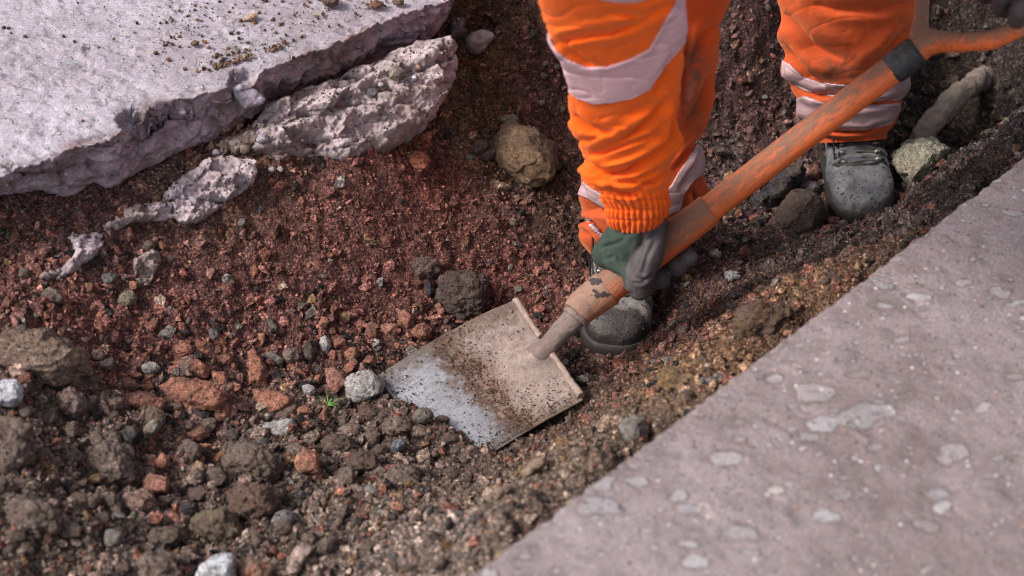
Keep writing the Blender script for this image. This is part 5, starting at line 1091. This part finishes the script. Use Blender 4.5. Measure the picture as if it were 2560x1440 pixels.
S([(360,1272),(385,1258),(402,1272),(400,1295),(378,1306),(362,1292)], (.15,.17,.20), 'blue_stone', 'slate blue stone tucked beside the dusty pinkish one', 'stone', .8, 'rnd')
S([(245,1238),(262,1228),(290,1232),(298,1255),(280,1272),(252,1266)], CLODC, 'clod', 'round brown clod left of the dusty pinkish stone', 'clod', .8, 'rnd', .3, .003, mat=M_CLOD)
S([(253,1345),(262,1325),(285,1320),(308,1330),(312,1352),(295,1370),(262,1370)], (.20,.20,.20), 'grey_stone', 'round grey and white stone at the lower left', 'stone', .8, 'rnd')
S([(678,1300),(690,1280),(715,1272),(740,1280),(748,1300),(735,1322),(705,1330),(685,1318)], (.16,.155,.16), 'grey_stone', 'smooth round grey stone right below the reddish clod', 'stone', .8, 'rnd', rough=.0006)
S([(215,1200),(228,1186),(250,1182),(263,1192),(255,1208),(232,1213)], TAN, 'tan_pebble', 'smooth tan orange pebble in the lower left', 'pebble', .8, 'rnd')
S([(360,1345),(378,1322),(415,1315),(450,1322),(460,1340),(440,1365),(405,1380),(372,1375)], (.16,.125,.095), 'clod', 'flat topped grey brown stone near the bottom left', 'clod', .8, 'ang', mat=M_CLOD)
S([(448,1275),(455,1255),(475,1250),(496,1262),(500,1285),(480,1298),(455,1290)], BLACK, 'black_stone', 'small black stone in the middle of the lower left rubble', 'stone', .8)
S([(305,1085),(315,1065),(338,1062),(355,1085),(352,1108),(330,1118),(308,1105)], BLACK, 'black_stone', 'black blue stone left of the olive grey pebble', 'stone', .8)
S([(355,1075),(375,1048),(398,1046),(403,1068),(385,1095),(362,1102)], (.19,.18,.14), 'olive_pebble', 'smooth olive grey pebble right of the black blue stone', 'pebble', .8, 'rnd')
S([(480,1300),(510,1280),(560,1272),(598,1295),(608,1335),(585,1365),(540,1362),(495,1335)], (.17,.13,.085), 'clod', 'yellowish brown clod speckled with grit near the bottom', 'clod', .8, 'rnd', .35, .005, mat=M_CLOD)
S([(475,1172),(492,1150),(512,1158),(515,1180),(500,1190),(478,1190)], (.30,.20,.14), 'tan_pebble', 'pale tan pebble above the black stone at lower left', 'pebble', .8, 'rnd')
S([(800,1100),(832,1085),(880,1092),(888,1120),(850,1140),(812,1130)], (.15,.11,.09), 'clod', 'brown clod below the grass sprig', 'clod', .7, 'ang', mat=M_CLOD)
S([(862,1145),(900,1120),(945,1140),(950,1175),(915,1190),(870,1180)], (.15,.10,.085), 'clod', 'reddish brown clod below the blade tip', 'clod', .7, 'ang', mat=M_CLOD)
S([(690,1062),(700,1060)] + [(705,1075),(695,1082)], CLODC, 'clod', 'tiny clod on the pitted white stone', 'clod')
S([(1030,1035),(1045,1020),(1068,1018),(1086,1035),(1082,1052),(1055,1060),(1035,1055)], (.17,.145,.12), 'dusty_stone', 'dusty grey stone lying on the buried lower edge of the blade', 'stone', .8, 'rnd', .9)
S([(895,1015),(915,1005),(940,1015),(948,1040),(925,1055),(898,1045)], (.17,.10,.085), 'clod', 'reddish clod just under the white stone at the blade tip', 'clod', .8, 'ang', .7, mat=M_CLOD)
S([(965,1050),(995,1040),(1022,1052),(1030,1075),(1000,1090),(970,1078)], CLODC, 'clod', 'crumbly clod left of the dusty grey stone on the blade', 'clod', .8, 'rnd', .8, .003, mat=M_CLOD)
S([(1088,1045),(1108,1036),(1122,1048),(1120,1066),(1098,1070)], (.12,.085,.065), 'clod', 'small brown clod right of the dusty grey stone on the blade', 'clod', .8, 'rnd', .9, .002, mat=M_CLOD)
S([(975,1120),(985,1100),(1005,1096),(1018,1108),(1010,1128),(990,1134)], (.11,.115,.14), 'blue_stone', 'dark slate blue stone among clods below the blade', 'stone', .8)
S([(650,885),(680,878),(712,900),(705,918),(670,912)], (.19,.165,.15), 'grey_stone', 'grey brown curved stone right of the tall narrow brick', 'stone', .7, 'rnd')
S([(755,870),(770,850),(788,852),(795,878),(780,905),(762,900)], (.06,.045,.04), 'dark_pebble', 'dark brown stone left of the upright pale stone', 'stone', .8)
S([(668,805),(680,800),(698,815),(695,830),(675,830)], BLACK, 'black_stone', 'black stone high in the red rubble left of centre', 'stone', .8)
S([(482,882),(495,876),(510,884),(508,898),(490,900)], BLACK, 'black_stone', 'black stone just above the wedge brick', 'stone', .8)
S([(480,1030),(500,1024),(528,1032),(524,1048),(495,1054),(480,1046)], (.05,.035,.035), 'black_stone', 'dark stone shaded under the largest flat brick', 'stone', .8)
S([(1548,1062),(1562,1045),(1585,1034),(1612,1045),(1624,1078),(1605,1105),(1578,1116),(1552,1098)], (.20,.18,.17), 'grey_stone', 'blurred grey stone at the edge of the near paving', 'stone', .8, 'ang', .5)
S([(1642,960),(1655,925),(1690,915),(1735,922),(1762,935),(1755,965),(1715,978),(1665,978)], (.25,.155,.075), 'clod', 'ochre yellow clod on the bank beside the near paving', 'clod', .7, 'rnd', .4, .006, mat=M_CLOD)
S([(1828,800),(1842,775),(1880,758),(1930,752),(1975,765),(1992,785),(1960,812),(1925,838),(1880,848),(1840,832)], (.15,.09,.055), 'clod', 'large blurred brown clod at the near paving edge right of the boot', 'clod', .6, 'rnd', .5, .007, mat=M_CLOD)
S([(1210,1245),(1240,1222),(1290,1205),(1302,1218),(1270,1240),(1235,1262)], (.36,.26,.20), 'pale_stone', 'long pale stone flake near the slab edge at the bottom', 'stone', .6, 'ang', mat=M_WHITE)
S([(1300,1180),(1330,1150),(1365,1140),(1372,1158),(1340,1185),(1312,1198)], (.33,.23,.17), 'pale_stone', 'pinkish beige stone flake on the bank right of the buried blade edge', 'stone', .6, 'ang', mat=M_WHITE)
S([(800,0),(812,-14),(842,-12),(850,4),(838,16),(812,17)], (.13,.08,.06), 'clod', 'dark brown clod on the far pavement at the top edge', 'clod', .9, 'rnd', 1.0, .002, mat=M_CLOD, z=H + .006)
S([(612,44),(622,34),(640,32),(645,42),(632,52),(616,52)], (.40,.28,.19), 'tan_pebble', 'tan pebble lying on the far pavement', 'pebble', .8, 'rnd', .9, z=H + .004)
S([(475,108),(484,100),(498,104),(496,114),(480,116)], (.20,.13,.08), 'clod', 'brown crumbly clod near the middle of the far pavement', 'clod', .9, 'rnd', .9, mat=M_CLOD, z=H + .004)
S([(922,8),(938,0),(958,4),(960,16),(940,22),(924,18)], (.19,.09,.065), 'brick_fragment', 'reddish chip on the far pavement near its top right corner', 'brick', .9, 'ang', .9, z=H + .004)
S([(978,2),(992,-6),(1012,2),(1008,14),(985,14)], (.18,.12,.09), 'clod', 'greyish brown clod on the pavement right of the reddish chip', 'clod', .9, 'rnd', .9, z=H + .004, mat=M_CLOD)
# pebbles resting on the pale concrete layer
def on_top(px, py, r, colr, name, label, cat):
    th = np.linspace(0, 2 * math.pi, 9)[:-1]; rs = np.random.RandomState(int(px)); o = [(px + r * 1.1 * rs.uniform(.8, 1.15) * math.cos(t), py + r * rs.uniform(.75, 1.1) * math.sin(t)) for t in th]
    dg = bpy.context.evaluated_depsgraph_get(); d = ray(px, py); h = sc.ray_cast(dg, Vector(CAM), Vector(d / np.linalg.norm(d)))
    z = h[1][2] if h[0] else .3
    return stone(o, colr, name, label, cat, .9, 'rnd', .7, z=float(z))
for a in [(932,232,17,(.10,.10,.12),'dark_pebble','round blue black pebble on the pale concrete layer','pebble'), (990,182,22,(.25,.21,.17),'grey_stone','angular grey brown stone on the pale concrete layer below the pavement','stone'),
          (952,211,8,(.5,.47,.5),'white_pebble','small white pebble between the dark pebble and the grey brown stone','pebble'), (1034,195,9,(.55,.52,.55),'white_pebble','white angular pebble near the top of the pale concrete layer','pebble'),
          (1046,168,7,(.45,.32,.2),'tan_pebble','small tan pebble near the top of the pale concrete layer','pebble'), (1063,220,9,(.42,.35,.28),'tan_pebble','cream pebble near the right end of the pale concrete layer','pebble'),
          (655,346,15,(.40,.37,.42),'grey_stone','oval lilac stone wedged under the notched pavement edge','stone'), (541,382,10,(.45,.42,.47),'white_pebble','round white pebble at the top of the ragged crust','pebble'), (612,372,15,(.33,.24,.18),'tan_pebble','brownish oval stone left of the lilac one under the notch','pebble'),
          (680,424,9,(.5,.47,.5),'white_pebble','left of two white pebbles under the pale layer','pebble'), (702,423,8,(.5,.47,.5),'white_pebble','right of two white pebbles under the pale layer','pebble')]:
    on_top(*a)

# --- generic stones, one object each (shared shapes)
def unit_shape(k, kind, clod=False):
    rs = np.random.RandomState(500 + k); n = 16 if kind == 'ang' else 40; p = rs.normal(size=(n, 3)); p /= np.linalg.norm(p, axis=1)[:, None]
    if kind == 'ang': p *= rs.uniform(.75, 1.15, (n, 1))
    p *= np.array([1, rs.uniform(.6, .95), rs.uniform(.45, .8)])
    return hull_mesh('stone', p * .02, 2, .0013 if kind == 'ang' else .0022, k, 1 if kind == 'ang' else 2, 55, clod, .0035)
ANG = [unit_shape(k, 'ang') for k in range(10)]; RND = [unit_shape(k + 20, 'rnd') for k in range(6)]; CLD = [unit_shape(k + 40, 'rnd', True) for k in range(8)]
def withmat(L, m, nm):
    out = []
    for q in L: c = q.copy(); c.name = nm; c.materials.clear(); c.materials.append(m); out.append(c)
    return out
KINDS = {'red': (withmat(ANG, M_BRICK, 'brick_chip'), BRICK, 'brick_chip', 'small red brick chip strewn over the rubble among many alike', 'chip', 'small red brick chips in the rubble'),
         'clod': (withmat(CLD, M_CLOD, 'small_clod'), CLODC, 'small_clod', 'small rounded brown soil clod among many in the rubble', 'clod', 'small brown soil clods'),
         'grey': (withmat(RND, M_STONE, 'grey_pebble'), GREY, 'grey_pebble', 'small plain grey pebble scattered in the soil among many alike', 'pebble', 'small grey pebbles'),
         'black': (withmat(ANG, M_STONE, 'black_chip'), BLACK, 'black_chip', 'small black coal like chip scattered in the soil among several alike', 'chip', 'small black chips'),
         'pale': (withmat(ANG, M_WHITE, 'pale_pebble'), (.42, .36, .32), 'pale_pebble', 'little cream or whitish pebble scattered in the soil among several alike', 'pebble', 'little cream pebbles')}
protos = {}
def scatter_stone(kind, px, py, r):
    meshes, colr, name, label, cat, grp = KINDS[kind]; g = ground_at(px, py)
    if kind not in protos:
        o = bpy.data.objects.new(name, meshes[0]); protos[kind] = o
    else: o = protos[kind].copy(); o.data = meshes[rng.randint(len(meshes))]
    COL.objects.link(o); s = r / .02; o.scale = (s, s * rng.uniform(.85, 1.1), s); o.location = tuple(g + np.array([0, 0, r * .45]))
    o.rotation_euler = (rng.uniform(-.7, .7), rng.uniform(-.7, .7), rng.uniform(0, 6.28)); kk = rng.uniform(.65, 1.3); o.color = (*[q * kk * rng.uniform(.96, 1.05) for q in colr], 1)
    tag(o, label, cat, grp)
placed = []
def free(x, y, rp):
    return all((x - a) ** 2 + (y - b) ** 2 > (rp + c) ** 2 * .45 for a, b, c in placed)
def dens(x, y):
    """where each kind lies"""
    if y < 420 and x < 1150: return None
    if (y - 1440) > -(x - 1170) * .755 - 12: return None                      # near paving
    if 930 < x < 1470 and in_poly(np.array([[x, y]]), [(935, 935), (1290, 740), (1470, 1005), (1190, 1150), (1130, 1070), (980, 1020)])[0]: return None
    if 100 < x < 660 and y < 720 - (x - 100) * .55: return None
    return True
N_want = {'clod': 270, 'red': 250, 'grey': 80, 'black': 40, 'pale': 45}
for kind, nw in N_want.items():
    k = 0; tries = 0
    while k < nw and tries < 16000:
        tries += 1; x = rng.uniform(0, 2400); y = rng.uniform(150, 1430)
        if not dens(x, y): continue
        low = x < 1150 and y > 800; w = {'red': .9 if (x < 1150 and 760 < y < 1150) else .35 if x < 1500 and y > 500 else .12, 'clod': .9 if (y > 1000 and x < 1200) else .12, 'grey': .6 if low else .25, 'black': .5 if low else .15, 'pale': .4}[kind]
        if 430 < x < 1260 and 430 < y < 770: w *= .22
        if rng.rand() > w: continue
        big = (x < 1150 and y > 800) or (x < 420 and y > 560); rp = 8 + 17 * rng.rand() ** 1.3 if big else rng.uniform(6, 15)
        if kind == 'clod' and big: rp = 9 + 26 * rng.rand() ** 1.4
        if kind == 'pale': rp *= .65
        if not free(x, y, rp): continue
        placed.append((x, y, rp)); g = ground_at(x, y); scatter_stone(kind, x, y, px2m(rp, g)); k += 1

# --- gravel: tens of thousands of crumbs in one mesh
ICO = None
def ico(sub):
    bm = bmesh.new(); bmesh.ops.create_icosphere(bm, subdivisions=sub, radius=1); bm.verts.ensure_lookup_table()
    V = np.array([v.co[:] for v in bm.verts]); F = np.array([[v.index for v in f.verts] for f in bm.faces]); bm.free(); return V, F
def hull_base(seed, npt):
    rs = np.random.RandomState(seed); p = rs.normal(size=(npt, 3)); p /= np.linalg.norm(p, axis=1)[:, None]; p *= rs.uniform(.7, 1.2, (npt, 1)) * np.array([1, rs.uniform(.6, 1), rs.uniform(.45, .85)])
    bm = bmesh.new(); [bm.verts.new(tuple(q)) for q in p]; bmesh.ops.convex_hull(bm, input=bm.verts); bmesh.ops.delete(bm, geom=[v for v in bm.verts if not v.link_faces], context='VERTS')
    bmesh.ops.triangulate(bm, faces=bm.faces); bmesh.ops.recalc_face_normals(bm, faces=bm.faces); bm.verts.index_update(); bm.verts.ensure_lookup_table()
    V = np.array([v.co[:] for v in bm.verts]); F = np.array([[v.index for v in f.verts] for f in bm.faces]); bm.free(); return V, F
def crumbs(n, rmin, rmax, power, bases, seed, region=None, dens_f=None, embed=.25, sub=1):
    rs = np.random.RandomState(seed); x = rs.uniform(-1.0, 1.1, n); y = rs.uniform(-.95, 1.08, n)
    u1, u2 = under_slab(x, y); keep = ~u1 & ~(u2 & False); z = zt(x, y); p = proj(np.stack([x, y, z], -1))
    keep &= (p[:, 0] > -250) & (p[:, 0] < 2800) & (p[:, 1] > -250) & (p[:, 1] < 1650)
    if dens_f is not None: keep &= rs.rand(n) < dens_f(p)
    x, y, z, p = x[keep], y[keep], z[keep], p[keep]; n = len(x)
    r = rmin * (rmax / rmin) ** (rs.rand(n) ** power)
    bl = [hull_base(seed * 100 + k, 13 if sub == 2 else 9) for k in range(bases)]
    kx = np.sort(rs.randint(bases, size=n))
    q = rs.normal(size=(n, 4)); q /= np.linalg.norm(q, axis=1)[:, None]; a, b, c, d = q.T
    Rm = np.stack([1-2*(c*c+d*d), 2*(b*c-a*d), 2*(b*d+a*c), 2*(b*c+a*d), 1-2*(b*b+d*d), 2*(c*d-a*b), 2*(b*d-a*c), 2*(c*d+a*b), 1-2*(b*b+c*c)], -1).reshape(n, 3, 3)
    VV, FF, rep = [], [], []; o_ = 0; pos = np.stack([x, y, z + r * embed], -1)
    for k in range(bases):
        i = np.where(kx == k)[0]; bV, bF = bl[k]
        VV.append((np.einsum('nij,kj->nki', Rm[i], bV) * r[i, None, None] + pos[i, None]).reshape(-1, 3)); FF.append((bF[None] + (np.arange(len(i)) * len(bV))[:, None, None]).reshape(-1, 3) + o_); o_ += len(i) * len(bV); rep.append(np.full(len(i), len(bV)))
    rep = np.concatenate(rep)
    Cs = soil_fast(x, y, z); red = np.clip((Cs[:, 0] / Cs[:, 1] - 1.45) / .9, 0, 1)
    t = rs.rand(n); col = Cs * rs.uniform(.75, 2.0, (n, 1))
    redc = np.array([.28, .125, .095]) * rs.uniform(.6, 1.25, (n, 1)); dark = np.array([.035, .03, .03]) * rs.uniform(.7, 1.6, (n, 1)); gr = np.array([.17, .155, .15]) * rs.uniform(.6, 1.4, (n, 1)); pal = np.array([.42, .34, .27]) * rs.uniform(.7, 1.2, (n, 1)); tan = np.array([.24, .16, .09]) * rs.uniform(.6, 1.3, (n, 1))
    bri = (p[:, 0] < 1700); fac = np.clip(Cs.mean(1) / .11, .45, 1.15)[:, None]
    m1 = t < .12 + .42 * red; col[m1] = (redc * fac)[m1]
    m2 = (t > .80) & (t < .86); col[m2] = dark[m2]; m3 = (t >= .86) & (t < .935); col[m3] = (gr * fac)[m3]; m4 = (t >= .935) & (t < .982); col[m4] = (tan * fac)[m4]; m5 = t >= .982; col[m5] = (pal * fac)[m5]
    return np.concatenate(VV), np.concatenate(FF), np.repeat(col, rep, 0)
def coarse(p): return 0.3 + .7 * sstep(1400, 900, p[:, 0]) * np.maximum(sstep(600, 830, p[:, 1]), sstep(480, 250, p[:, 0]) * sstep(500, 700, p[:, 1])) + .25 * sstep(1600, 1800, p[:, 0])
parts = [crumbs(150000, .0012, .0042, 1.6, 24, 1), crumbs(26000, .0025, .0075, 2.2, 24, 2, dens_f=lambda p: .35 + .65 * coarse(p)), crumbs(44000, .004, .0165, 2.1, 30, 3, dens_f=lambda p: coarse(p) * .8, sub=2, embed=.15)]
off = 0; Vs, Fs, Cs_ = [], [], []
for V, F, C in parts: Vs.append(V); Fs.append(F + off); Cs_.append(C); off += len(V)
me = fast_mesh('gravel', np.concatenate(Vs), np.concatenate(Fs), False, np.concatenate(Cs_))
tag(link('gravel', me, M_EARTH), 'loose red and brown crumbs of brick and soil covering the trench', kind='stuff')
# --- grit strewn on the far pavement
def pavement_grit():
    rs = np.random.RandomState(5); V0, F0 = ico(1); Vs = []; n = 0; cols = []
    while n < 640:
        x = rs.uniform(380, 1110) if rs.rand() < .8 else rs.uniform(0, 1100); y = rs.uniform(-30, 330) if rs.rand() < .6 else rs.uniform(-30, 120)
        if n > 440: x, y = (rs.normal(610, 38), rs.normal(178, 22)) if n < 590 else (rs.normal(730, 25), rs.normal(138, 10))
        p = at_z(x, y, H); u = under_slab(np.array([p[0] + .014]), np.array([p[1] - .03]))[1][0]
        if not u: continue
        r = .0010 * (4.0) ** (rs.rand() ** 1.8); b = V0 * (1 + .3 * rs.uniform(-1, 1, (12 if len(V0) == 12 else len(V0), 1))) * r
        Vs.append(b + np.array([p[0], p[1], H + .0015 + r * .4])); c = [(.17, .085, .06), (.09, .06, .045), (.26, .13, .08), (.30, .22, .15)][rs.randint(4)]; cols.append(np.tile(c, (len(V0), 1))); n += 1
    V = np.concatenate(Vs); F = (F0[None] + (np.arange(n) * len(V0))[:, None, None]).reshape(-1, 3)
    me = fast_mesh('grit', V, F, False, np.concatenate(cols)); tag(link('grit', me, M_EARTH), 'reddish brown grit strewn over the top of the far pavement', kind='stuff')
pavement_grit()
# --- dirt lying on the blade
def blade_dirt():
    rs = np.random.RandomState(9); V0, F0 = ico(1); Vs = []; cols = []; n = 0
    for k in range(9000):
        u, v = rs.rand(), rs.rand(); w = math.exp(-((v - .48) / .10) ** 2) * .8 + math.exp(-((u - 1.0) / .16) ** 2) * (.35 + .9 * v) + .10 + .6 * math.exp(-((v - 1.0) / .10) ** 2)
        if rs.rand() > w: continue
        P = A_ * (1 - u) * (1 - v) + B_ * u * (1 - v) + C_ * u * v + D_ * (1 - u) * v; r = .0004 * 4.0 ** (rs.rand() ** 2.8)
        P = P + BN * (-0.027 * (1 - (2 * u - 1) ** 2) + 0.006 * math.sin(v * math.pi) - .006 * v * v + .0028 + r * .3)
        Vs.append(V0 * (1 + .3 * rs.uniform(-1, 1, (len(V0), 1))) * r + P); c = np.array([(.11, .07, .05), (.07, .05, .04), (.18, .085, .055)][rs.randint(3)]); cols.append(np.tile(c, (len(V0), 1))); n += 1
    V = np.concatenate(Vs); F = (F0[None] + (np.arange(n) * len(V0))[:, None, None]).reshape(-1, 3)
    me = fast_mesh('soil_crumbs', V, F, False, np.concatenate(cols)); tag(link('soil_crumbs', me, M_EARTH), 'brown soil crumbs scattered on the steel shovel blade', kind='stuff')
blade_dirt()
# --- pipe and grass
def pipe():
    P = [at_z(2490, 178, .05), at_z(2440, 205, .095), at_z(2395, 240, .105), at_z(2345, 290, .085), at_z(2300, 350, .055), at_z(2270, 400, .02)]
    q = spline(np.array([(*p, 0) for p in P]), 120)[:, :3]; V, F = capped_tube(q, .0205, 48, None, .010, 21)
    o = link('pipe', poly_mesh('pipe', V, F, True), M_PIPE); centre_origin(o); tag(o, 'old pipe crusted with rust crossing the pit behind the rear boot', 'pipe')
pipe()
def grass(px, py, s, label):
    g = ground_at(px, py); rs = np.random.RandomState(int(px)); V = []; F = []
    for k in range(9):
        a = rs.uniform(0, 6.28); L = s * rs.uniform(.5, 1.2); d = np.array([math.cos(a), math.sin(a), 0]); w = np.array([-d[1], d[0], 0]) * .0012
        for t in np.linspace(0, 1, 6):
            c = d * L * t * .8 + np.array([0, 0, L * (t * 1.1 - .6 * t * t) * .8]); ww = w * (1 - t * .9)
            V += [c - ww, c + ww, c + np.array([0, 0, .0008])]
            i = len(V) - 3
            if t < 1: F += [(i, i + 1, i + 4, i + 3), (i + 1, i + 2, i + 5, i + 4), (i + 2, i, i + 3, i + 5)]
    me = poly_mesh('grass_tuft', np.array(V), F); o = link('grass_tuft', me, M_GRASS); o.location = tuple(g + np.array([0, 0, .003])); tag(o, label, 'grass')
grass(822, 1018, .028, 'tiny bright green grass sprig left of the shovel blade'); grass(130, 1032, .014, 'faint small grass sprig at the far left of the rubble')

def crumbs_on_stones():
    rs = np.random.RandomState(21); V0, F0 = ico(1); Vs = []; cols = []; n = 0
    obs = [o for o in sc.objects if o.type == 'MESH' and o.name.split('.')[0] in ('toe_cap', 'upper')] + [o for o in sc.objects if o.type == 'MESH' and o.parent is None and o.get('category') in ('brick', 'clod', 'stone', 'boulder', 'concrete layer', 'concrete crust', 'soil seam', 'chip')]
    bpy.context.view_layer.update()
    P = []
    for o in obs:
        me = o.data; M = np.array(o.matrix_world); v = verts_np(me) @ M[:3, :3].T + M[:3, 3]; nn = norms_np(me) @ M[:3, :3].T; nn /= np.linalg.norm(nn, axis=1)[:, None] + 1e-9
        ok = np.where(nn[:, 2] > .35)[0]
        if not len(ok): continue
        ext = v.max(0) - v.min(0); k = 260 if o.parent else int(min(900, ext[0] * ext[1] * (28000 if 'clod' in o.name or 'seam' in o.name else 9000)))
        i = ok[rs.randint(len(ok), size=k)]; P.append(v[i] + rs.uniform(-.0012, .0012, (k, 3)) * [1, 1, 0])
    P = np.concatenate(P); n = len(P); r = .0005 * 4.5 ** (rs.rand(n) ** 2.2)
    base = V0[None] * (1 + .3 * rs.uniform(-1, 1, (n, len(V0), 1))); V = base * r[:, None, None] + P[:, None]
    pal = np.array([(.11, .075, .055), (.07, .05, .04), (.17, .085, .06), (.22, .16, .11), (.13, .10, .08)]); col = pal[rs.randint(5, size=n)]
    F = (F0[None] + (np.arange(n) * len(V0))[:, None, None]).reshape(-1, 3)
    me = fast_mesh('dirt_crumbs', V.reshape(-1, 3), F, False, np.repeat(col, len(V0), 0)); tag(link('dirt_crumbs', me, M_EARTH), 'fine soil crumbs dusted over the stones and clods', kind='stuff')
crumbs_on_stones()
